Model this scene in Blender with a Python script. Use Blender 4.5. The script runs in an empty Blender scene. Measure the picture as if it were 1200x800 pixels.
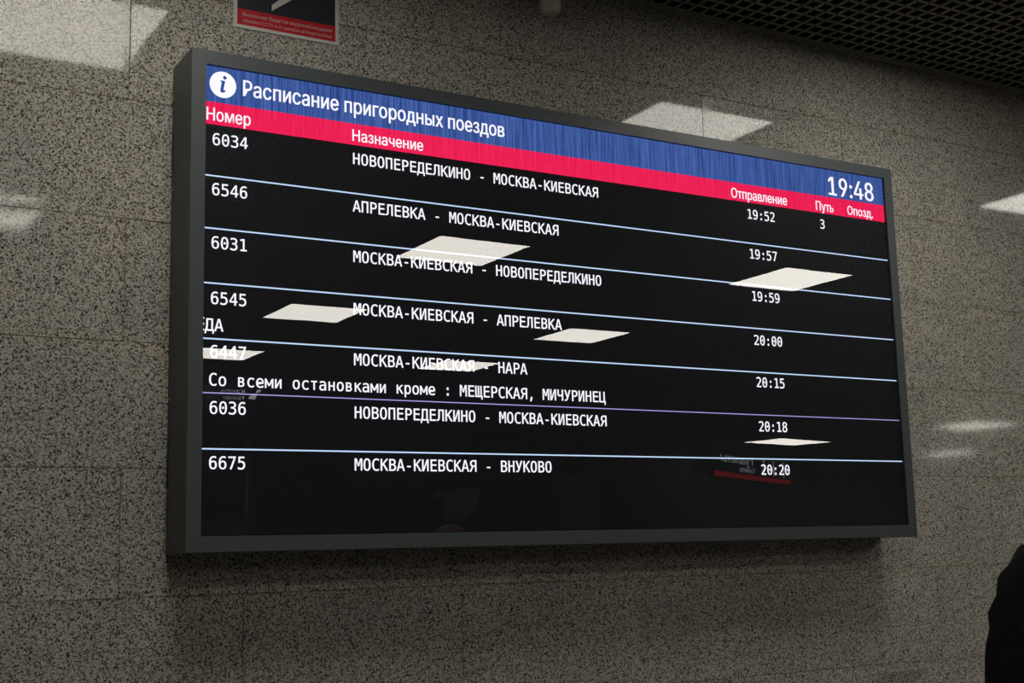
import bpy, bmesh, math, random, json
from mathutils import Vector, Matrix

random.seed(7)
PI = math.pi
SC = bpy.context.scene
COL = SC.collection

# ------------------------------------------------------------------ camera
S = 2.26                       # width of the lit screen in metres
CAM_Z = 1.50                   # the photographer's lens height
ZT = CAM_Z + 0.5207 * S        # top edge of the lit screen
CEIL = ZT + 0.217 * S          # underside of the open-cell ceiling
WALL = 0.06917 * S             # face of the granite wall (the case's front is y = 0)
cam_data = bpy.data.cameras.new('camera')
cam = bpy.data.objects.new('camera', cam_data)
COL.objects.link(cam)
cam_data.sensor_width = 36.0
cam_data.lens = 1539.3014 / 1200 * 36
cam_data.clip_start = 0.05
cam_data.clip_end = 100
ax, ay, az = 0.159659, 0.025925, -0.536518


def m3(a, axis):
    return Matrix.Rotation(a, 3, axis)


rot = m3(az, 'Z') @ m3(ax, 'X') @ m3(ay, 'Y')      # local x right, y forward, z up
right, fwd, up = rot.col[0], rot.col[1], rot.col[2]
cm = Matrix((right, up, -fwd)).transposed().to_4x4()
cm.translation = Vector((-0.406590 * S, -1.302307 * S, CAM_Z))
cam.matrix_world = cm
SC.camera = cam

# ------------------------------------------------------------------ world and exposure
world = bpy.data.worlds.new('world')
SC.world = world
world.use_nodes = True
world.node_tree.nodes['Background'].inputs[0].default_value = (0.02, 0.02, 0.02, 1)
world.node_tree.nodes['Background'].inputs[1].default_value = 0.2
SC.view_settings.view_transform = 'Standard'
SC.view_settings.look = 'None'
SC.view_settings.exposure = 0.0
SC.view_settings.gamma = 1.0
SC.view_settings.use_curve_mapping = False
LIGHT = 10.5                   # radiance of the ceiling panels


# ------------------------------------------------------------------ materials
def lin(c):
    return tuple(((v / 255) / 12.92 if v / 255 <= 0.04045 else ((v / 255 + 0.055) / 1.055) ** 2.4) for v in c) + (1,)


def new_mat(name):
    m = bpy.data.materials.new(name)
    m.use_nodes = True
    nt = m.node_tree
    return m, nt, nt.nodes['Principled BSDF']


def simple(name, col, rough=0.5, metal=0.0, spec=0.5, noise=0.0, nscale=40, bump=0.0):
    m, nt, b = new_mat(name)
    b.inputs['Roughness'].default_value = rough
    b.inputs['Metallic'].default_value = metal
    b.inputs['Specular IOR Level'].default_value = spec
    c = col + (1,) if len(col) == 3 else col
    tc = nt.nodes.new('ShaderNodeTexCoord')
    n = nt.nodes.new('ShaderNodeTexNoise')
    n.inputs['Scale'].default_value = nscale
    n.inputs['Detail'].default_value = 3
    nt.links.new(tc.outputs['Object'], n.inputs['Vector'])
    r = nt.nodes.new('ShaderNodeValToRGB')
    r.color_ramp.elements[0].position = 0.3
    r.color_ramp.elements[1].position = 0.7
    r.color_ramp.elements[0].color = tuple(v * (1 - noise) for v in c[:3]) + (1,)
    r.color_ramp.elements[1].color = tuple(min(1, v * (1 + noise)) for v in c[:3]) + (1,)
    nt.links.new(n.outputs['Fac'], r.inputs['Fac'])
    nt.links.new(r.outputs['Color'], b.inputs['Base Color'])
    if bump:
        bp = nt.nodes.new('ShaderNodeBump')
        bp.inputs['Strength'].default_value = bump
        bp.inputs['Distance'].default_value = 0.002
        nt.links.new(n.outputs['Fac'], bp.inputs['Height'])
        nt.links.new(bp.outputs['Normal'], b.inputs['Normal'])
    return m


def glow(name, col, strength):
    m = bpy.data.materials.new(name)
    m.use_nodes = True
    nt = m.node_tree
    nt.nodes.clear()
    e = nt.nodes.new('ShaderNodeEmission')
    e.inputs[0].default_value = col
    e.inputs[1].default_value = strength
    o = nt.nodes.new('ShaderNodeOutputMaterial')
    nt.links.new(e.outputs[0], o.inputs[0])
    return m


def granite(name, base, rough, scale=1.0, joints=False, spec=0.5):
    """Fine grained polished granite: pale feldspar, grey quartz and dark mica grains."""
    m, nt, b = new_mat(name)
    N, L = nt.nodes, nt.links
    geo = N.new('ShaderNodeNewGeometry')
    oi = N.new('ShaderNodeObjectInfo')
    add = N.new('ShaderNodeVectorMath')
    add.operation = 'MULTIPLY_ADD'
    L.new(oi.outputs['Random'], add.inputs[0])
    add.inputs[1].default_value = (7.3, 0.0, 11.9)
    L.new(geo.outputs['Position'], add.inputs[2])
    pos = add.outputs[0]
    # distort the grains so that they are not round cells
    nd = N.new('ShaderNodeTexNoise')
    nd.inputs['Scale'].default_value = 260 * scale
    nd.inputs['Detail'].default_value = 1
    L.new(pos, nd.inputs['Vector'])
    dm = N.new('ShaderNodeVectorMath')
    dm.operation = 'MULTIPLY_ADD'
    L.new(nd.outputs['Color'], dm.inputs[0])
    dm.inputs[1].default_value = (0.0042 / scale,) * 3
    L.new(pos, dm.inputs[2])
    v1 = N.new('ShaderNodeTexVoronoi')
    v1.inputs['Scale'].default_value = 310 * scale
    L.new(dm.outputs[0], v1.inputs['Vector'])
    sx = N.new('ShaderNodeSeparateColor')
    L.new(v1.outputs['Color'], sx.inputs[0])
    n2 = N.new('ShaderNodeTexNoise')
    n2.inputs['Scale'].default_value = 185 * scale
    n2.inputs['Detail'].default_value = 2
    L.new(pos, n2.inputs['Vector'])
    mix = N.new('ShaderNodeMath')
    mix.operation = 'MULTIPLY_ADD'
    L.new(n2.outputs['Fac'], mix.inputs[0])
    mix.inputs[1].default_value = 1.5
    L.new(sx.outputs[0], mix.inputs[2])
    sub = N.new('ShaderNodeMath')
    sub.operation = 'SUBTRACT'
    L.new(mix.outputs[0], sub.inputs[0])
    sub.inputs[1].default_value = 0.75
    r = N.new('ShaderNodeValToRGB')
    r.color_ramp.interpolation = 'LINEAR'
    e = r.color_ramp.elements
    dark = tuple(c * 0.15 for c in base) + (1,)
    mid = tuple(c * 0.70 for c in base) + (1,)
    lite = tuple(c * 1.12 for c in base) + (1,)
    hi = tuple(min(1, c * 1.55) for c in base) + (1,)
    e[0].position, e[0].color = 0.14, dark
    e[1].position, e[1].color = 0.95, hi
    x = e.new(0.28)
    x.color = mid
    x = e.new(0.55)
    x.color = lite
    L.new(sub.outputs[0], r.inputs['Fac'])
    # warm, pinkish grains and slow drift of tone
    n3 = N.new('ShaderNodeTexNoise')
    n3.inputs['Scale'].default_value = 5
    n3.inputs['Detail'].default_value = 4
    L.new(pos, n3.inputs['Vector'])
    r3 = N.new('ShaderNodeValToRGB')
    r3.color_ramp.elements[0].position = 0.3
    r3.color_ramp.elements[1].position = 0.7
    r3.color_ramp.elements[0].color = (0.88, 0.90, 0.90, 1)
    r3.color_ramp.elements[1].color = (1.05, 1.03, 1.0, 1)
    L.new(n3.outputs['Fac'], r3.inputs['Fac'])
    mu = N.new('ShaderNodeMix')
    mu.data_type = 'RGBA'
    mu.blend_type = 'MULTIPLY'
    mu.inputs[0].default_value = 1
    L.new(r.outputs['Color'], mu.inputs[6])
    L.new(r3.outputs['Color'], mu.inputs[7])
    warm = N.new('ShaderNodeMix')
    warm.data_type = 'RGBA'
    warm.blend_type = 'MULTIPLY'
    gt = N.new('ShaderNodeMath')
    gt.operation = 'GREATER_THAN'
    gt.inputs[1].default_value = 0.82
    L.new(sx.outputs[1], gt.inputs[0])
    L.new(gt.outputs[0], warm.inputs[0])
    L.new(mu.outputs[2], warm.inputs[6])
    warm.inputs[7].default_value = (1.04, 0.90, 0.84, 1)
    out = warm.outputs[2]
    rr = None
    if joints:
        # damp, dulled stone along the edges of each slab (Generated runs 0..1 over the slab)
        tc = N.new('ShaderNodeTexCoord')
        sp = N.new('ShaderNodeSeparateXYZ')
        L.new(tc.outputs['Generated'], sp.inputs[0])

        def edge(sock, size):
            a = N.new('ShaderNodeMath')
            a.operation = 'SUBTRACT'
            L.new(sock, a.inputs[0])
            a.inputs[1].default_value = 0.5
            c = N.new('ShaderNodeMath')
            c.operation = 'ABSOLUTE'
            L.new(a.outputs[0], c.inputs[0])
            d = N.new('ShaderNodeMath')          # metres from the edge
            d.operation = 'MULTIPLY_ADD'
            L.new(c.outputs[0], d.inputs[0])
            d.inputs[1].default_value = -size
            d.inputs[2].default_value = size / 2
            return d.outputs[0]
        mn = N.new('ShaderNodeMath')
        mn.operation = 'MINIMUM'
        L.new(edge(sp.outputs['X'], 0.593), mn.inputs[0])
        L.new(edge(sp.outputs['Z'], 0.299), mn.inputs[1])
        nj = N.new('ShaderNodeTexNoise')
        nj.inputs['Scale'].default_value = 9
        nj.inputs['Detail'].default_value = 4
        L.new(pos, nj.inputs['Vector'])
        th = N.new('ShaderNodeMath')
        th.operation = 'MULTIPLY_ADD'
        L.new(nj.outputs['Fac'], th.inputs[0])
        th.inputs[1].default_value = 0.09
        th.inputs[2].default_value = -0.028
        df = N.new('ShaderNodeMath')
        df.operation = 'SUBTRACT'
        L.new(th.outputs[0], df.inputs[0])
        L.new(mn.outputs[0], df.inputs[1])
        mk = N.new('ShaderNodeMath')
        mk.operation = 'MULTIPLY'
        mk.use_clamp = True
        L.new(df.outputs[0], mk.inputs[0])
        mk.inputs[1].default_value = 60
        st = N.new('ShaderNodeMix')
        st.data_type = 'RGBA'
        st.blend_type = 'MULTIPLY'
        L.new(mk.outputs[0], st.inputs[0])
        L.new(out, st.inputs[6])
        st.inputs[7].default_value = (0.96, 0.945, 0.90, 1)
        out = st.outputs[2]
        rr = N.new('ShaderNodeMath')
        rr.operation = 'MULTIPLY_ADD'
        L.new(mk.outputs[0], rr.inputs[0])
        rr.inputs[1].default_value = 0.10
        rr.inputs[2].default_value = rough
        L.new(rr.outputs[0], b.inputs['Roughness'])
    else:
        b.inputs['Roughness'].default_value = rough
    b.inputs['Specular IOR Level'].default_value = spec
    L.new(out, b.inputs['Base Color'])
    # very slight waviness of the polish
    nb = N.new('ShaderNodeTexNoise')
    nb.inputs['Scale'].default_value = 22
    nb.inputs['Detail'].default_value = 2
    L.new(pos, nb.inputs['Vector'])
    bp = N.new('ShaderNodeBump')
    bp.inputs['Strength'].default_value = 0.5
    bp.inputs['Distance'].default_value = 0.0001
    L.new(nb.outputs['Fac'], bp.inputs['Height'])
    L.new(bp.outputs['Normal'], b.inputs['Normal'])
    return m


def band(name, col_a, col_b, strength):
    """Lit area of the panel: fine upright columns of diodes, a little uneven."""
    m = bpy.data.materials.new(name)
    m.use_nodes = True
    nt = m.node_tree
    nt.nodes.clear()
    N, L = nt.nodes, nt.links
    tc = N.new('ShaderNodeTexCoord')
    mp = N.new('ShaderNodeMapping')
    mp.inputs['Scale'].default_value = (230, 1, 6)
    L.new(tc.outputs['Object'], mp.inputs[0])
    n = N.new('ShaderNodeTexNoise')
    n.inputs['Scale'].default_value = 1
    n.inputs['Detail'].default_value = 3
    n.inputs['Roughness'].default_value = 0.7
    L.new(mp.outputs[0], n.inputs['Vector'])
    r = N.new('ShaderNodeValToRGB')
    r.color_ramp.elements[0].position = 0.33
    r.color_ramp.elements[1].position = 0.68
    r.color_ramp.elements[0].color = col_a
    r.color_ramp.elements[1].color = col_b
    L.new(n.outputs['Fac'], r.inputs['Fac'])
    e = N.new('ShaderNodeEmission')
    e.inputs[1].default_value = strength
    L.new(r.outputs[0], e.inputs[0])
    o = N.new('ShaderNodeOutputMaterial')
    L.new(e.outputs[0], o.inputs[0])
    return m


def glass_mat(name, ior, wav=0.0):
    m = bpy.data.materials.new(name)
    m.use_nodes = True
    nt = m.node_tree
    nt.nodes.clear()
    N, L = nt.nodes, nt.links
    fr = N.new('ShaderNodeFresnel')
    gm = N.new('ShaderNodeNewGeometry')          # same reflectance from both sides of the pane
    mr = N.new('ShaderNodeMapRange')
    mr.inputs['To Min'].default_value = ior
    mr.inputs['To Max'].default_value = 1 / ior
    L.new(gm.outputs['Backfacing'], mr.inputs['Value'])
    L.new(mr.outputs[0], fr.inputs['IOR'])
    tr = N.new('ShaderNodeBsdfTransparent')
    gl = N.new('ShaderNodeBsdfGlossy')
    gl.inputs['Roughness'].default_value = 0.0
    gl.inputs['Color'].default_value = (1, 1, 1, 1)
    if wav:
        tc = N.new('ShaderNodeTexCoord')
        n = N.new('ShaderNodeTexNoise')
        n.inputs['Scale'].default_value = 5.5
        n.inputs['Detail'].default_value = 1
        L.new(tc.outputs['Object'], n.inputs['Vector'])
        bp = N.new('ShaderNodeBump')
        bp.inputs['Strength'].default_value = 1
        bp.inputs['Distance'].default_value = wav
        L.new(n.outputs['Fac'], bp.inputs['Height'])
        L.new(bp.outputs[0], gl.inputs['Normal'])
    mx = N.new('ShaderNodeMixShader')
    L.new(fr.outputs[0], mx.inputs[0])
    L.new(tr.outputs[0], mx.inputs[1])
    L.new(gl.outputs[0], mx.inputs[2])
    o = N.new('ShaderNodeOutputMaterial')
    L.new(mx.outputs[0], o.inputs[0])
    return m


M_GRAN = granite('granite_wall', (0.415, 0.405, 0.365), 0.05, joints=True, spec=0.33)
M_GRANB = granite('granite_far', (0.30, 0.285, 0.25), 0.25)
M_FLOOR = granite('granite_floor', (0.13, 0.125, 0.12), 0.2, 0.6)
M_GROUT = simple('joint_mortar', (0.17, 0.16, 0.14), 0.9, noise=0.2)
M_CASE = simple('painted_case', lin((72, 79, 82))[:3], 0.42, 0.0, 0.5, noise=0.05, nscale=900, bump=0.15)
M_BLACK = simple('black_rubber', (0.008, 0.008, 0.009), 0.6, noise=0.1)
M_PANEL = simple('black_panel', (0.013, 0.0145, 0.020), 0.75, spec=0.2, noise=0.15, nscale=500)
M_SCREW = simple('zinc_screw', (0.75, 0.75, 0.72), 0.3, 1.0, noise=0.05)
M_GLASS = glass_mat('screen_glass', 1.70, 0.00006)
M_GLASSB = glass_mat('bonded_glass', 1.05)
M_TEXT = glow('lit_text', (0.92, 0.91, 1.0, 1), 1.15)
M_RULE = glow('lit_rule', (0.55, 0.72, 1.0, 1), 1.05)
M_RULE_V = glow('lit_rule_violet', (0.48, 0.38, 0.86, 1), 0.9)
M_BLUE = band('lit_blue', lin((38, 62, 130)), lin((84, 116, 190)), 0.93)
M_RED = band('lit_red', lin((232, 22, 74)), lin((255, 44, 98)), 1.0)
M_NAVY = glow('lit_navy', lin((52, 84, 160)), 0.9)
M_BAR = simple('ceiling_bar_paint', (0.32, 0.31, 0.28), 0.8, spec=0.15, noise=0.08)
M_VOID = simple('void_black', (0.006, 0.006, 0.006), 1.0, spec=0.0)
M_DIFF = glow('light_diffuser', (1.0, 0.955, 0.865, 1), LIGHT)
M_LFRAME = simple('light_frame', (0.10, 0.10, 0.10), 0.5)
M_CREAM = simple('cream_plastic', (0.62, 0.59, 0.45), 0.45, noise=0.05)
M_STICKW = simple('sticker_white', (0.62, 0.61, 0.56), 0.4, noise=0.03)
M_STICKD = simple('sticker_charcoal', lin((44, 50, 58))[:3], 0.35, noise=0.05)
M_STICKR = simple('sticker_red', lin((196, 20, 40))[:3], 0.4, noise=0.05)
M_PRINT = simple('sticker_print', (0.55, 0.48, 0.46), 0.5)
M_SIGN = simple('sign_dark', (0.02, 0.022, 0.028), 0.5)
M_SIGNW = glow('sign_white_glow', (0.8, 0.85, 0.95, 1), 1.3)  # white print with an added glow, so it shows in the mirror
M_SIGNB = glow('sign_strong_glow', (0.8, 0.85, 0.95, 1), 2.6)  # stronger added glow for the faint ticket sign lettering
M_SIGNR = glow('sign_red_glow', (0.7, 0.02, 0.03, 1), 0.9)  # red stripe, also given an added glow
M_JACKET = simple('black_jacket', (0.010, 0.010, 0.012), 0.95, spec=0.1, noise=0.3, nscale=90, bump=0.4)
M_TROUS = simple('dark_trousers', (0.014, 0.015, 0.02), 0.85, spec=0.2, noise=0.2)
M_SKIN = simple('skin', (0.45, 0.28, 0.2), 0.5, noise=0.05)
M_HAIR = simple('dark_hair', (0.02, 0.015, 0.012), 0.6, noise=0.4)
M_SHOE = simple('black_shoe', (0.012, 0.012, 0.012), 0.4)
M_LIP = simple('lip', (0.4, 0.17, 0.14), 0.5)
M_EYE = simple('eye_white', (0.6, 0.6, 0.58), 0.2)
M_IRIS = simple('eye_iris', (0.04, 0.025, 0.015), 0.2)
M_STEEL = simple('brushed_steel', (0.45, 0.45, 0.44), 0.35, 1.0, noise=0.05)
M_KIOSK = simple('kiosk_beige', (0.62, 0.57, 0.46), 0.5, noise=0.05)
M_DOOR = simple('door_beige', (0.62, 0.57, 0.48), 0.5, noise=0.06)


# ------------------------------------------------------------------ mesh helpers
def add_box(bm, x0, x1, y0, y1, z0, z1, bev=0.0, seg=1):
    vs = [bm.verts.new((x, y, z)) for x in (x0, x1) for y in (y0, y1) for z in (z0, z1)]
    idx = [(0, 1, 3, 2), (4, 6, 7, 5), (0, 4, 5, 1), (2, 3, 7, 6), (0, 2, 6, 4), (1, 5, 7, 3)]
    fs = [bm.faces.new([vs[i] for i in f]) for f in idx]
    if bev:
        es = list({e for f in fs for e in f.edges})
        bmesh.ops.bevel(bm, geom=es, offset=bev, segments=seg, affect='EDGES', profile=0.5)


def add_cyl(bm, p0, p1, r0, r1=None, n=24, cap=True):
    p0, p1 = Vector(p0), Vector(p1)
    r1 = r0 if r1 is None else r1
    d = (p1 - p0).normalized()
    a = d.orthogonal().normalized()
    b = d.cross(a)
    A = [bm.verts.new(p0 + (a * math.cos(t) + b * math.sin(t)) * r0) for t in [2 * PI * i / n for i in range(n)]]
    B = [bm.verts.new(p1 + (a * math.cos(t) + b * math.sin(t)) * r1) for t in [2 * PI * i / n for i in range(n)]]
    for i in range(n):
        bm.faces.new((A[i], A[(i + 1) % n], B[(i + 1) % n], B[i]))
    if cap:
        bm.faces.new(A[::-1])
        bm.faces.new(B)


def add_lathe(bm, prof, n=32, origin=(0, 0, 0), axis='Z'):
    """prof: list of (radius, height) from end to end."""
    o = Vector(origin)
    rings = []
    for r, h in prof:
        ring = []
        for i in range(n):
            t = 2 * PI * i / n
            if axis == 'Z':
                v = Vector((r * math.cos(t), r * math.sin(t), h))
            else:
                v = Vector((r * math.cos(t), h, r * math.sin(t)))
            ring.append(bm.verts.new(o + v))
        rings.append(ring)
    for A, B in zip(rings, rings[1:]):
        for i in range(n):
            bm.faces.new((A[i], A[(i + 1) % n], B[(i + 1) % n], B[i]))
    bm.faces.new(rings[0][::-1])
    bm.faces.new(rings[-1])


def obj(name, bm, mat, parent=None, smooth=False, loc=None):
    bmesh.ops.recalc_face_normals(bm, faces=bm.faces)
    me = bpy.data.meshes.new(name)
    bm.to_mesh(me)
    bm.free()
    me.materials.append(mat)
    if smooth:
        for p in me.polygons:
            p.use_smooth = True
        try:
            me.set_sharp_from_angle(angle=math.radians(40))
        except Exception:
            pass
    o = bpy.data.objects.new(name, me)
    COL.objects.link(o)
    if loc:
        o.location = loc
    if parent:
        o.parent = parent
    return o


def box(name, x0, x1, y0, y1, z0, z1, mat, parent=None, bev=0.0, seg=1):
    bm = bmesh.new()
    add_box(bm, x0, x1, y0, y1, z0, z1, bev, seg)
    return obj(name, bm, mat, parent)


def empty(name, loc=(0, 0, 0)):
    o = bpy.data.objects.new(name, None)
    o.location = loc
    o.empty_display_size = 0.1
    COL.objects.link(o)
    return o


def tag(o, label=None, cat=None, group=None, kind=None):
    if label:
        o['label'] = label
    if cat:
        o['category'] = cat
    if group:
        o['group'] = group
    if kind:
        o['kind'] = kind
    return o


def copy_tree(o, parent=None):
    c = o.copy()
    COL.objects.link(c)
    c.parent = parent
    for ch in list(o.children):
        copy_tree(ch, c)
    return c


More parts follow.
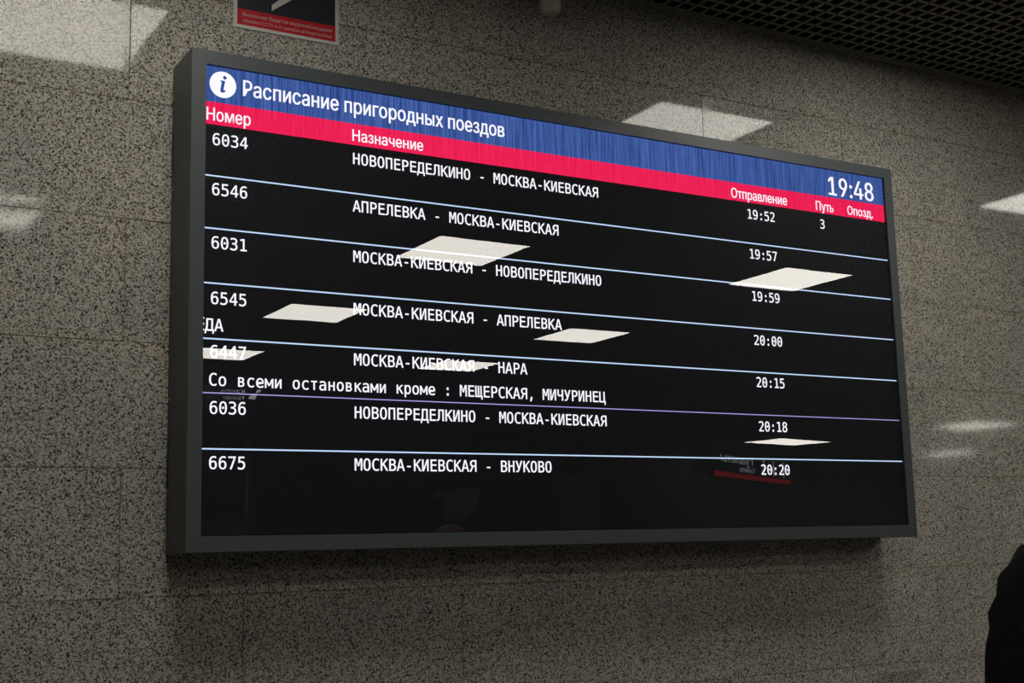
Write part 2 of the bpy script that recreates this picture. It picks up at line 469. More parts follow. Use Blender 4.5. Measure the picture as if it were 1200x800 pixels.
# ------------------------------------------------------------------ lettering (glyph outlines kept as numbers)
GLYPHS = json.loads(r'''{"mono":{" ":[429,[]],",":[429,[[175,106,263,106,263,33,194,-100,140,-100,175,33]]],"-":[429,[[124,224,305,224,305,167,124,167]]],".":[429,[[170,106,258,106,258,0,170,0]]],"0":[429,[[168,261,172,279,182,294,196,305,214,308,232,305,247,294,258,279,261,261,258,243,247,228,232,218,214,214,196,218,181,228,171,243],[214,474,172,460,141,421,123,354,117,259,123,165,141,99,172,59,214,46,258,59,288,99,306,165,312,259,306,354,288,421,258,460],[214,529,288,512,340,461,372,376,383,259,372,143,340,58,288,7,214,-10,141,7,89,58,57,143,46,259,57,376,89,461,141,512]]],"1":[429,[[94,59,203,59,203,456,86,430,86,494,203,520,273,520,273,59,381,59,381,0,94,0]]],"2":[429,[[130,59,369,59,369,0,53,0,53,59,167,180,234,255,281,323,290,350,293,377,287,416,268,445,237,464,197,470,131,459,57,424,57,495,128,521,196,529,265,519,319,489,354,442,365,382,361,349,350,315,329,280,299,242,243,179]]],"3":[429,[[270,278,315,259,349,230,369,191,376,143,364,79,327,31,270,0,194,-10,121,-3,48,16,48,86,118,58,186,49,237,56,275,75,298,107,306,150,298,191,275,222,239,242,191,249,138,249,138,307,191,307,234,312,267,328,287,353,294,387,288,423,269,449,238,465,197,470,133,463,63,442,63,507,138,524,197,529,265,520,318,491,352,447,364,390,358,351,340,319,310,294]]],"4":[429,[[256,456,92,181,256,181],[244,520,326,520,326,181,395,181,395,124,326,124,326,0,256,0,256,124,36,124,36,190]]],"5":[429,[[72,520,335,520,335,461,136,461,136,333,166,341,197,344,269,332,325,296,360,240,372,167,360,93,323,37,264,2,187,-10,111,-5,50,12,50,84,114,58,180,49,232,57,270,80,294,117,302,167,293,216,269,253,230,277,178,284,123,278,72,259]]],"6":[429,[[345,508,345,444,298,463,247,470,188,457,146,420,120,358,111,272,131,302,157,325,189,339,225,344,292,332,342,298,373,242,383,167,372,92,341,36,289,1,221,-10,143,6,88,55,57,138,46,259,59,375,97,460,159,512,244,529,295,524],[220,289,180,281,149,256,130,218,123,167,130,116,149,77,180,53,220,45,261,53,290,76,308,114,314,167,308,220,290,258,261,281]]],"7":[429,[[48,520,376,520,376,490,190,0,116,0,297,461,48,461]]],"8":[429,[[214,247,173,240,142,221,123,189,116,146,123,104,142,72,173,52,214,45,256,51,287,71,307,103,313,146,307,189,287,220,256,240],[153,276,113,293,83,319,64,353,58,394,68,450,100,493,150,520,214,529,280,520,329,493,361,450,372,394,365,353,346,319,316,293,276,276,322,259,356,230,377,190,384,140,372,77,339,30,285,0,214,-10,144,0,90,29,57,77,46,139,53,189,73,230,107,259],[128,388,133,351,150,324,177,308,214,302,252,308,279,324,296,351,302,388,296,425,279,453,252,469,214,475,177,469,150,452,133,425]]],"9":[429,[[208,231,248,239,278,263,297,301,304,352,297,403,278,442,248,466,208,474,167,467,137,443,119,405,114,352,119,299,137,261,166,238],[82,11,82,76,129,56,180,49,239,62,282,99,307,162,316,248,296,217,270,194,238,180,202,175,135,187,85,222,55,278,44,353,55,428,87,483,138,518,206,529,285,513,339,464,370,380,381,259,368,144,330,59,268,7,183,-10,132,-5]]],":":[429,[[170,370,258,370,258,265,170,265],[170,106,258,106,258,0,170,0]]],"C":[429,[[374,18,319,-3,259,-10,170,8,104,61,62,146,48,259,62,373,104,458,170,511,259,529,319,522,374,501,374,429,318,461,259,472,199,459,156,419,130,353,122,259,130,166,156,100,199,60,259,47,319,58,374,91]]],"А":[429,[[214,458,140,192,289,192],[172,520,257,520,416,0,344,0,305,135,123,135,86,0,13,0]]],"В":[429,[[128,248,128,58,212,58,264,63,299,79,319,108,325,150,318,194,298,224,262,242,212,248],[128,462,128,305,210,305,254,310,284,325,301,350,307,388,301,422,284,445,255,458,210,462],[58,520,212,520,282,511,335,485,367,444,378,388,372,345,355,313,326,290,287,278,332,263,367,235,389,194,396,143,384,81,350,36,292,9,212,0,58,0]]],"Д":[429,[[376,59,418,59,418,-112,359,-112,359,0,71,0,71,-112,11,-112,11,59,38,59,54,88,69,175,79,358,79,520,376,520],[305,461,150,461,150,357,140,179,129,75,127,67,131,61,143,59,305,59]]],"Е":[429,[[69,520,377,520,377,461,139,461,139,307,367,307,367,248,139,248,139,59,384,59,384,0,69,0]]],"И":[429,[[48,0,48,520,116,520,116,92,292,520,381,520,381,0,313,0,313,428,138,0]]],"К":[429,[[48,520,118,520,118,289,338,520,421,520,218,307,427,0,342,0,172,260,118,203,118,0,48,0]]],"Л":[429,[[168,461,168,374,164,172,152,95,125,41,76,10,1,0,1,57,43,63,70,82,86,119,94,179,97,372,97,520,381,520,381,0,310,0,310,461]]],"М":[429,[[30,520,124,520,214,255,304,520,399,520,399,0,334,0,334,459,241,185,188,185,95,459,95,0,30,0]]],"Н":[429,[[48,520,118,520,118,307,311,307,311,520,382,520,382,0,311,0,311,248,118,248,118,0,48,0]]],"О":[429,[[315,259,309,358,292,423,261,460,214,472,169,460,138,423,120,358,114,259,120,161,138,96,169,59,214,47,261,59,292,96,309,161],[389,259,378,141,346,57,291,7,214,-10,138,7,84,56,51,140,41,259,51,378,84,462,138,513,214,529,291,513,346,462,378,378]]],"П":[429,[[48,520,382,520,382,0,311,0,311,461,118,461,118,0,48,0]]],"Р":[429,[[139,462,139,267,220,267,264,273,296,292,317,323,324,365,317,406,297,436,264,456,220,462],[69,520,220,520,297,510,352,480,386,432,397,365,386,297,353,248,297,219,220,209,139,209,139,0,69,0]]],"С":[429,[[374,18,319,-3,259,-10,170,8,104,61,62,146,48,259,62,373,104,458,170,511,259,529,319,522,374,501,374,429,318,461,259,472,199,459,156,419,130,353,122,259,130,166,156,100,199,60,259,47,319,58,374,91]]],"У":[429,[[258,148,213,54,195,31,172,14,146,3,116,0,64,0,64,60,102,60,127,64,146,76,174,119,184,145,36,520,112,520,220,231,327,520,401,520]]],"Ц":[429,[[28,0,28,520,99,520,99,59,291,59,291,520,362,520,362,59,408,59,408,-112,349,-112,349,0]]],"Ч":[429,[[48,341,48,520,118,520,118,350,123,304,138,280,161,269,195,266,257,271,310,300,310,520,380,520,380,0,310,0,310,229,242,205,172,201,117,209,78,235,55,279]]],"Щ":[429,[[21,0,21,520,86,520,86,59,164,59,164,520,228,520,228,59,306,59,306,520,371,520,371,59,418,59,418,-112,359,-112,359,0]]],"Я":[429,[[130,369,136,329,154,300,185,283,229,278,324,278,324,462,232,462,188,456,156,438,136,409],[26,0,155,232,119,250,86,276,63,315,55,369,67,434,101,481,157,510,232,520,394,520,394,0,324,0,324,220,223,220,101,0]]],"а":[429,[[244,196,223,196,174,191,139,176,117,152,110,118,116,86,132,63,157,48,190,44,238,53,274,80,296,124,304,182,304,196],[369,222,369,0,304,0,304,58,281,28,253,6,218,-6,177,-10,123,-2,82,24,55,63,46,114,57,171,90,212,144,238,218,246,304,246,304,256,298,297,281,324,250,340,206,345,140,336,75,308,75,372,143,393,206,399,251,396,289,385,320,367,344,342,363,299]]],"в":[429,[[137,179,137,52,220,52,249,57,271,72,284,93,288,119,285,144,274,163,253,175,221,179],[137,338,137,232,216,232,242,235,260,246,271,263,275,284,271,306,260,323,242,334,216,338],[73,390,211,390,264,383,305,363,331,333,340,297,336,263,323,236,302,218,272,209,312,196,338,177,352,149,357,112,347,65,320,29,276,7,217,0,73,0]]],"е":[429,[[387,211,387,180,110,180,110,178,118,121,143,79,183,53,237,44,301,54,372,84,372,20,302,-3,236,-10,155,4,94,44,56,109,43,195,55,279,93,344,151,385,227,399,293,387,344,349,376,289],[323,230,316,279,296,316,266,338,224,345,182,337,148,314,124,278,112,229]]],"и":[429,[[302,282,132,0,68,0,68,390,132,390,132,108,302,390,366,390,366,0,302,0]]],"к":[429,[[82,390,148,390,148,228,317,390,394,390,241,243,419,0,340,0,196,201,148,156,148,0,82,0]]],"м":[429,[[21,390,85,390,216,149,346,390,411,390,411,0,346,0,346,258,248,91,184,91,85,258,85,0,21,0]]],"н":[429,[[302,179,132,179,132,0,68,0,68,390,132,390,132,232,302,232,302,390,366,390,366,0,302,0]]],"о":[429,[[214,345,172,336,141,307,122,260,116,195,122,129,141,82,172,54,214,44,258,54,289,82,307,129,314,195,307,260,289,307,258,336],[214,399,286,386,339,347,371,282,382,195,371,107,339,42,286,3,214,-10,143,3,91,42,58,107,48,195,58,282,91,347,143,386]]],"р":[429,[[131,49,131,-148,66,-148,66,390,131,390,131,340,149,366,173,384,202,396,235,399,298,386,346,345,376,280,386,193,376,108,345,44,298,3,235,-10,201,-6,173,5,149,24],[319,195,313,260,295,307,266,336,225,345,184,336,155,307,137,260,131,195,137,130,155,83,184,54,225,44,266,54,295,82,313,129]]],"с":[429,[[369,20,316,-3,260,-10,180,3,119,44,81,109,68,195,81,280,119,345,180,386,260,399,315,392,369,369,369,302,318,335,260,345,207,335,168,306,144,259,135,195,144,131,168,83,207,54,260,44,320,54,369,86]]],"т":[429,[[251,338,251,0,187,0,187,338,78,338,78,390,359,390,359,338]]]},"sans":{" ":[188,[]],"!":[196,[[67,160,63,509,132,509,128,160],[98,-4,81,-1,66,9,56,24,52,41,56,58,66,73,81,83,98,86,116,83,130,73,140,58,143,41,140,24,130,9,116,-1]]],".":[188,[[95,-4,78,-1,63,9,53,24,50,41,53,59,63,73,78,83,95,87,113,83,128,73,138,59,141,41,138,24,128,9,113,-1]]],"1":[453,[[76,0,76,55,391,55,391,0],[276,509,276,0,212,0,212,448,209,448,86,358,86,427,198,509]]],"4":[453,[[40,105,40,158,247,509,311,509,109,166,109,163,413,163,413,105],[282,0,282,121,282,146,282,318,343,318,343,0]]],"8":[453,[[226,-7,178,-2,136,11,101,33,74,62,57,96,52,135,55,166,65,195,81,220,101,241,125,256,153,265,153,267,119,282,93,308,76,342,70,380,75,417,90,450,114,477,146,498,184,511,226,516,269,511,306,498,337,477,361,450,377,417,382,380,376,342,359,308,333,282,300,267,300,265,327,256,351,241,372,220,387,195,397,166,401,135,395,96,378,62,352,33,317,11,275,-2],[226,49,258,52,285,60,307,74,323,91,333,113,337,139,333,165,322,189,305,208,283,223,256,232,226,235,196,232,169,223,147,208,130,189,119,165,115,139,119,113,129,91,145,74,167,60,195,52],[226,290,274,300,293,313,307,330,316,351,319,376,316,399,308,420,294,437,275,449,226,460,177,449,159,437,145,420,136,399,133,376,136,351,145,330,159,313,178,300]]],"9":[453,[[226,516,271,510,310,494,343,468,368,434,384,393,389,347,385,309,373,270,315,168,200,0,130,0,301,248,307,248,287,221,257,202,218,195,175,199,137,214,106,237,83,269,68,307,64,352,69,397,85,436,110,469,143,494,182,510],[226,460,199,457,174,446,154,429,138,407,129,381,125,352,129,322,138,295,154,274,174,257,199,247,226,243,254,247,279,257,299,273,314,295,324,321,327,350,324,381,314,407,299,429,279,446,254,457]]],":":[188,[[95,-4,78,-1,63,9,53,24,50,41,53,59,63,73,78,83,95,87,113,83,128,73,138,59,141,41,138,24,128,9,113,-1],[95,271,78,274,63,284,53,299,50,316,53,334,63,349,78,359,95,362,113,359,128,349,138,334,141,316,138,299,128,284,113,274]]],"A":[480,[[16,0,201,509,276,509,463,0,395,0,287,302,264,372,232,478,245,478,213,371,191,302,85,0],[110,142,110,199,370,199,370,142]]],"C":[510,[[267,-7,205,1,150,25,104,63,70,115,48,179,40,254,48,329,70,393,104,445,150,484,205,508,267,516,340,504,373,490,402,471,427,447,448,418,463,385,473,348,408,348,389,395,357,428,315,449,267,456,223,450,184,432,150,403,125,364,109,314,103,254,109,194,125,145,151,105,184,76,223,59,267,53,315,60,357,81,389,114,408,160,473,160,463,124,448,91,428,62,402,38,373,19,341,5,305,-4]]],"T":[449,[[32,452,32,509,417,509,417,452,257,452,257,0,193,0,193,452]]],"V":[480,[[204,0,16,509,84,509,192,206,215,137,248,31,235,31,267,138,290,206,395,509,463,509,278,0]]],"a":[389,[[160,-9,126,-5,94,5,68,22,48,45,35,73,30,108,34,138,43,161,58,179,78,193,125,211,178,220,234,227,265,235,273,243,276,255,276,257,267,297,240,322,196,331,149,322,118,301,100,274,41,291,57,322,79,346,104,364,133,375,194,384,239,379,286,360,306,343,322,320,333,290,337,251,337,0,277,0,277,52,272,52,252,25,215,1],[170,45,202,49,228,59,248,74,263,93,272,115,276,138,276,190,259,182,231,176,200,171,175,168,134,159,103,139,95,124,92,105,102,72,130,52]]],"c":[396,[[207,-8,159,-2,117,16,82,46,56,85,40,133,34,187,40,243,56,291,82,330,117,360,159,378,207,384,260,377,305,356,340,322,362,277,303,262,290,289,270,311,242,325,207,330,173,325,145,310,124,287,108,258,99,224,96,187,99,151,108,117,124,89,145,66,173,51,207,46,243,52,271,66,292,89,304,117,363,102,341,56,306,21,261,-1]]],"e":[404,[[212,-8,161,-2,117,16,82,46,56,85,40,132,34,187,39,242,55,290,81,329,115,359,157,378,205,384,266,374,294,361,319,341,341,315,357,282,368,242,371,194,371,169,75,169,75,221,338,221,310,202,307,237,298,269,283,294,263,314,237,326,205,330,173,326,146,313,125,294,109,270,99,241,96,211,96,178,100,139,110,106,128,80,151,61,179,50,212,46,254,53,285,73,306,105,365,91,353,63,335,39,311,19,283,4,249,-5]]],"f":[254,[[228,379,228,327,6,327,6,379],[81,0,81,432,84,461,96,486,113,505,135,519,187,530,222,527,243,521,227,468,215,472,195,474,171,470,154,460,145,443,142,419,142,0]]],"h":[410,[[114,227,114,0,53,0,53,509,114,509,114,287,102,287,124,332,152,362,187,379,227,384,264,380,295,369,321,349,341,321,353,285,357,240,357,0,296,0,296,235,290,275,273,304,246,323,210,329,184,326,161,317,141,303,126,283,117,257]]],"i":[167,[[53,0,53,379,114,379,114,0],[84,443,67,446,54,455,44,468,41,483,44,499,54,512,67,521,84,524,100,521,114,512,123,499,126,483,123,468,114,455,100,446]]],"k":[381,[[110,137,110,212,121,212,284,379,360,379,184,199,177,199],[53,0,53,509,114,509,114,0],[294,0,148,186,191,229,372,0]]],"l":[189,[[139,-2,101,3,74,20,58,47,53,84,53,509,114,509,114,99,120,62,130,54,146,52,160,53,170,54,181,3,162,-1]]],"n":[410,[[114,227,114,0,53,0,53,379,112,379,112,287,102,287,124,332,152,362,187,379,227,384,264,380,295,369,321,349,341,321,353,285,357,240,357,0,296,0,296,235,290,275,273,304,246,323,210,329,184,326,161,317,141,303,126,283,117,257]]],"o":[415,[[207,-8,159,-2,117,16,82,46,56,85,40,133,34,187,40,243,56,291,82,330,117,360,159,378,207,384,256,378,299,360,333,330,359,291,376,243,381,187,376,133,359,85,333,46,299,16,256,-2],[207,46,242,51,270,66,292,89,307,117,316,151,319,187,316,224,307,258,292,287,270,310,242,325,207,330,173,325,145,310,124,287,108,258,99,224,96,187,99,151,108,117,124,89,145,66,173,51]]],"p":[424,[[53,-143,53,379,112,379,112,319,118,319,137,346,171,373,197,381,229,384,274,378,313,361,345,332,370,293,385,245,390,189,385,133,370,84,346,45,313,16,274,-2,229,-8,198,-5,173,4,138,31,118,59,114,59,114,-143],[220,47,253,51,279,66,301,88,316,117,325,151,328,189,325,227,316,261,301,290,280,311,253,325,220,330,188,325,161,312,140,291,125,263,116,229,113,189,116,150,125,115,140,86,162,65,188,51]]],"r":[259,[[53,0,53,379,112,379,112,321,115,321,130,347,152,367,181,380,213,385,229,384,243,384,243,322,230,324,207,326,182,323,159,315,140,301,126,284,117,262,114,237,114,0]]],"s":[365,[[182,-8,145,-5,112,3,84,18,62,38,45,63,36,94,94,107,105,79,124,60,150,49,181,45,217,50,244,62,262,81,268,103,265,121,254,136,237,147,212,155,149,170,104,186,72,208,53,237,47,274,51,305,65,332,87,354,115,370,149,381,187,384,223,381,254,372,279,358,299,339,324,290,268,277,258,298,243,316,219,328,187,333,156,329,131,317,114,299,109,277,112,258,124,243,172,223,229,209,275,194,306,171,325,142,331,107,326,75,312,47,290,24,260,6,223,-5]]],"t":[227,[[204,379,204,327,6,327,6,379],[65,471,126,471,126,98,128,76,136,61,150,53,170,50,185,51,202,54,213,2,192,-3,168,-4,125,2,92,21,72,52,65,93]]],"В":[456,[[60,0,60,509,241,509,289,504,329,491,359,469,381,442,394,410,398,374,395,344,387,320,356,286,315,267,315,262,339,257,363,245,385,227,402,203,414,173,418,136,413,100,400,67,377,39,344,18,301,4,247,0],[125,57,245,57,296,63,330,80,349,105,355,137,352,161,342,184,327,203,306,218,279,228,248,231,125,231],[125,285,238,285,288,296,308,309,323,326,333,348,336,372,330,403,313,429,283,446,240,452,125,452]]],"К":[467,[[60,0,60,509,125,509,125,287,196,287,362,509,440,509,251,262,449,0,371,0,199,231,125,231,125,0]]],"Н":[517,[[60,0,60,509,125,509,125,289,392,289,392,509,457,509,457,0,392,0,392,232,125,232,125,0]]],"О":[533,[[267,-7,205,1,150,25,105,63,70,115,48,179,40,254,48,329,70,393,105,445,150,484,205,508,267,516,329,508,384,484,429,445,464,393,486,329,493,254,486,179,464,115,429,63,384,25,329,1],[267,53,310,59,349,76,383,105,408,144,425,194,430,254,425,314,408,365,383,404,349,433,310,450,267,456,223,450,184,433,151,404,125,364,109,314,103,254,109,194,125,144,151,105,184,76,223,59]]],"П":[517,[[457,509,457,0,392,0,392,452,125,452,125,0,60,0,60,509]]],"Р":[445,[[60,0,60,509,235,509,289,503,332,487,366,462,390,430,404,391,409,348,404,304,390,265,366,233,332,207,289,191,235,186,109,186,109,242,233,242,269,246,297,256,318,272,333,294,342,319,344,348,342,376,333,402,318,423,297,439,268,449,232,452,125,452,125,0]]],"Т":[449,[[32,452,32,509,417,509,417,452,257,452,257,0,193,0,193,452]]],"а":[389,[[160,-9,126,-5,94,5,68,22,48,45,35,73,30,108,34,138,43,161,58,179,78,193,125,211,178,220,234,227,265,235,273,243,276,255,276,257,267,297,240,322,196,331,149,322,118,301,100,274,41,291,57,322,79,346,104,364,133,375,194,384,239,379,286,360,306,343,322,320,333,290,337,251,337,0,277,0,277,52,272,52,252,25,215,1],[170,45,202,49,228,59,248,74,263,93,272,115,276,138,276,190,259,182,231,176,200,171,175,168,134,159,103,139,95,124,92,105,102,72,130,52]]],"б":[411,[[208,-8,161,-2,119,15,84,44,57,82,40,129,34,185,34,198,41,301,62,376,79,403,101,426,127,443,159,455,238,468,273,475,290,488,294,509,349,509,346,483,338,461,324,444,304,431,238,417,192,411,155,401,127,383,107,356,93,318,85,266,86,266,118,314,167,350,197,360,229,363,269,357,304,339,334,311,357,274,372,230,377,181,372,130,355,84,329,46,295,17,254,-2],[208,46,240,50,266,62,287,81,303,108,313,140,316,178,313,216,304,249,289,275,268,294,242,306,211,310,179,305,151,293,128,272,110,245,99,213,96,175,99,140,109,109,126,82,148,62,176,50]]],"в":[392,[[53,0,53,379,208,379,264,372,307,352,334,320,343,278,339,248,324,226,300,209,270,199,312,185,345,152,355,130,358,102,354,75,343,50,325,29,300,13,269,3,232,0],[111,56,232,56,259,59,279,70,291,86,295,108,291,133,279,153,259,165,232,169,111,169],[111,220,209,220,239,224,263,234,277,251,282,273,277,294,262,310,239,320,208,324,111,324]]],"г":[304,[[290,379,290,323,114,323,114,0,53,0,53,379]]],"д":[427,[[13,-110,13,56,44,56,65,82,79,116,90,164,98,231,110,379,356,379,356,56,414,56,414,-110,353,-110,353,0,74,0,74,-110],[114,56,295,56,295,323,166,323,157,231,143,127,131,87]]],"е":[404,[[212,-8,161,-2,117,16,82,46,56,85,40,132,34,187,39,242,55,290,81,329,115,359,157,378,205,384,266,374,294,361,319,341,341,315,357,282,368,242,371,194,371,169,75,169,75,221,338,221,310,202,307,237,298,269,283,294,263,314,237,326,205,330,173,326,146,313,125,294,109,270,99,241,96,211,96,178,100,139,110,106,128,80,151,61,179,50,212,46,254,53,285,73,306,105,365,91,353,63,335,39,311,19,283,4,249,-5]]],"з":[343,[[171,-4,134,-1,101,8,73,23,51,43,37,67,31,95,94,95,100,76,117,61,142,51,171,47,202,52,227,65,243,84,249,109,243,134,226,154,198,167,163,171,138,171,138,217,163,217,193,221,217,233,233,252,238,276,234,299,220,318,199,330,173,334,145,330,122,319,105,303,99,281,40,281,45,310,59,335,80,356,107,371,138,381,173,384,209,380,239,370,264,353,283,332,294,307,298,279,293,249,277,224,254,207,225,197,225,194,263,183,291,164,307,137,313,104,308,75,294,48,273,26,244,10,210,-1]]],"и":[411,[[358,0,296,0,296,274,293,274,111,0,53,0,53,379,114,379,114,104,118,104,300,379,358,379]]],"л":[400,[[6,0,6,56,20,56,48,63,67,86,78,133,84,211,91,379,348,379,348,0,286,0,286,323,149,323,143,189,129,84,115,47,94,21,65,5,27,0]]],"м":[535,[[53,0,53,379,144,379,232,168,246,132,257,100,265,70,273,41,263,41,270,69,278,100,289,132,303,168,390,379,482,379,482,0,421,0,421,197,421,237,422,276,422,315,423,354,430,354,415,300,399,252,377,198,294,0,240,0,156,198,135,252,118,300,102,354,111,354,112,318,113,279,113,238,113,197,113,0]]],"н":[409,[[309,223,309,167,99,167,99,223],[114,379,114,0,53,0,53,379],[356,379,356,0,295,0,295,379]]],"о":[415,[[207,-8,159,-2,117,16,82,46,56,85,40,133,34,187,40,243,56,291,82,330,117,360,159,378,207,384,256,378,299,360,333,330,359,291,376,243,381,187,376,133,359,85,333,46,299,16,256,-2],[207,46,242,51,270,66,292,89,307,117,316,151,319,187,316,224,307,258,292,287,270,310,242,325,207,330,173,325,145,310,124,287,108,258,99,224,96,187,99,151,108,117,124,89,145,66,173,51]]],"п":[408,[[355,379,355,0,294,0,294,323,114,323,114,0,53,0,53,379]]],"р":[424,[[53,-143,53,379,112,379,112,319,118,319,137,346,171,373,197,381,229,384,274,378,313,361,345,332,370,293,385,245,390,189,385,133,370,84,346,45,313,16,274,-2,229,-8,198,-5,173,4,138,31,118,59,114,59,114,-143],[220,47,253,51,279,66,301,88,316,117,325,151,328,189,325,227,316,261,301,290,280,311,253,325,220,330,188,325,161,312,140,291,125,263,116,229,113,189,116,150,125,115,140,86,162,65,188,51]]],"с":[396,[[207,-8,159,-2,117,16,82,46,56,85,40,133,34,187,40,243,56,291,82,330,117,360,159,378,207,384,260,377,305,356,340,322,362,277,303,262,290,289,270,311,242,325,207,330,173,325,145,310,124,287,108,258,99,224,96,187,99,151,108,117,124,89,145,66,173,51,207,46,243,52,271,66,292,89,304,117,363,102,341,56,306,21,261,-1]]],"т":[325,[[132,0,132,325,6,325,6,379,319,379,319,325,193,325,193,0]]],"у":[389,[[47,-139,61,-86,71,-87,104,-89,130,-74,151,-36,163,-1,17,379,84,379,165,155,187,87,206,21,184,21,202,87,224,155,305,379,371,379,204,-58,177,-107,139,-136,91,-145,65,-143]]],"х":[379,[[21,0,171,218,171,171,29,379,100,379,147,306,179,253,207,206,175,206,202,253,233,306,282,379,352,379,209,169,209,214,358,0,287,0,231,85,200,136,173,182,205,182,178,136,148,85,91,0]]],"ч":[401,[[198,118,138,127,92,153,62,197,53,258,53,379,114,379,114,258,120,221,138,195,165,180,198,175,264,182,324,199,324,143,285,130,244,122],[287,0,287,379,348,379,348,0]]],"ы":[511,[[53,0,53,379,114,379,114,244,214,244,256,240,290,228,317,210,337,186,349,156,353,123,349,90,337,61,317,36,290,16,255,4,214,0],[114,56,214,56,245,61,270,74,286,95,292,121,286,148,270,169,245,183,214,187,114,187],[397,0,397,379,458,379,458,0]]],"ь":[388,[[53,0,53,379,114,379,114,244,214,244,256,240,290,228,317,210,337,186,349,156,353,123,349,90,337,61,317,36,290,16,255,4,214,0],[114,56,214,56,245,61,270,74,286,95,292,121,286,148,270,169,245,183,214,187,114,187]]],"ю":[585,[[53,0,53,379,111,379,111,0],[97,162,97,217,235,217,235,162],[377,-8,328,-2,286,16,251,46,226,85,209,133,204,187,209,243,226,291,251,330,286,360,328,378,377,384,426,378,468,360,503,330,529,291,545,243,550,187,545,133,529,85,503,46,468,16,426,-2],[377,46,412,51,440,66,461,89,477,117,486,151,489,187,486,224,477,258,461,287,440,310,412,325,377,330,343,325,315,310,293,287,278,258,269,224,266,187,269,151,278,117,293,89,315,66,343,51]]],"я":[385,[[332,0,271,0,271,326,184,326,142,322,114,309,98,288,93,259,98,231,114,211,143,198,184,194,298,194,298,142,180,142,115,150,68,174,41,211,32,259,41,308,68,346,115,371,180,379,332,379],[85,0,15,0,122,172,190,172]]]}}''')


def text_width(s, font):
    return sum(GLYPHS[font][c][0] for c in s) / 1000


def area2(fl):
    n = len(fl) // 2
    return sum(fl[2 * i] * fl[(2 * i + 3) % (2 * n)] - fl[(2 * i + 2) % (2 * n)] * fl[2 * i + 1] for i in range(n))


def contour_groups(spl):
    """Outer contours that may overlap go to separate groups, holes stay with the outer that holds them."""
    if len(spl) < 2:
        return [list(spl)] if spl else []
    sgn = 1 if area2(max(spl, key=lambda f: abs(area2(f)))) > 0 else -1
    outs = [f for f in spl if area2(f) * sgn > 0]
    groups = [[f] for f in outs]
    for h in spl:
        if area2(h) * sgn > 0:
            continue
        for gr in groups:
            f = gr[0]
            if min(f[::2]) <= min(h[::2]) and max(f[::2]) >= max(h[::2]) and min(f[1::2]) <= min(h[1::2]) and max(f[1::2]) >= max(h[1::2]):
                gr.append(h)
                break
    return groups


def word_obj(name, s, font, x, sx, sy, zbase, y, mat, parent, fatten, bold, thick, mirror):
    g = GLYPHS[font]
    bm = bmesh.new()
    layers = []
    xx = 0.0
    for ch in s:
        adv, spl = g[ch]
        for k, grp in enumerate(contour_groups(spl)):
            while len(layers) <= k:
                layers.append([])
            layers[k] += [(xx, fl) for fl in grp]
        xx += adv / 1000
    passes = [(-bold / 2, 0.0), (bold / 2, 0.0001)] if bold else [(0, 0)]
    for li, (dx, dy) in [(l, p) for l in range(len(layers)) for p in passes]:
        dy += 0.00005 * li
        cu = bpy.data.curves.new(name, 'CURVE')
        cu.dimensions = '2D'
        cu.fill_mode = 'BOTH'
        cu.extrude = thick / 2
        cu.offset = fatten
        for ox_, fl in layers[li]:
            n = len(fl) // 2
            sp = cu.splines.new('POLY')
            sp.points.add(n - 1)
            for i in range(n):
                sp.points[i].co = ((ox_ + fl[2 * i] / 1000) * sx, fl[2 * i + 1] / 1000 * sy, 0, 1)
            sp.use_cyclic_u = True
        tmp = bpy.data.objects.new(name, cu)
        COL.objects.link(tmp)
        dg = bpy.context.evaluated_depsgraph_get()
        me = bpy.data.meshes.new_from_object(tmp.evaluated_get(dg))
        bpy.data.objects.remove(tmp)
        for v in me.vertices:
            a, b, c = v.co
            v.co = (mirror * (x + a + dx), y + c + dy, zbase + b)
        bm.from_mesh(me)
        bpy.data.meshes.remove(me)
    out = bpy.data.meshes.new(name)
    bm.to_mesh(out)
    bm.free()
    out.materials.append(mat)
    o = bpy.data.objects.new(name, out)
    COL.objects.link(o)
    o.parent = parent
    return o


def text_obj(name, s, font, x0, x1, zbase, cap, y, mat, parent, fatten=0.0, flip=False, bold=0.0, thick=0.0006):
    """Line of text standing in an x-z plane, stretched from x0 to x1, one flat mesh for each word."""
    sx = (x1 - x0) / text_width(s, font)
    sy = cap / (0.520 if font == 'mono' else 0.509)
    x = 0.0
    words = s.split(' ')
    for w in words:
        if flip:
            word_obj(name, w, font, -x1 + x, sx, sy, zbase, y, mat, parent, fatten, bold, thick, -1)
        else:
            word_obj(name, w, font, x0 + x, sx, sy, zbase, y, mat, parent, fatten, bold, thick, 1)
        x += text_width(w + ' ', font) * sx


# ------------------------------------------------------------------ setting
X0, X1 = -7.0, 22.0
YB = -5.8 * S                  # back wall opposite the board
YF = -17.5
floor = box('floor', X0, X1, YF, WALL + 0.3, -0.12, 0.0, M_FLOOR)
tag(floor, 'dark polished stone floor of the underground hall', kind='structure')

wall = box('wall_back', X0, X1, WALL + 0.022, WALL + 0.3, 0.0, CEIL + 0.5, M_GROUT)
tag(wall, 'grey granite clad wall carrying the train board', kind='structure')
ext = bmesh.new()
add_box(ext, X0, -2.2, WALL, WALL + 0.02, 0.0, CEIL + 0.4)
add_box(ext, 4.5, X1, WALL, WALL + 0.02, 0.0, CEIL + 0.4)
add_box(ext, -2.2, 4.5, WALL, WALL + 0.02, 0.0, ZT - 0.7 * S)
obj('granite_cladding', ext, M_GRANB, wall)

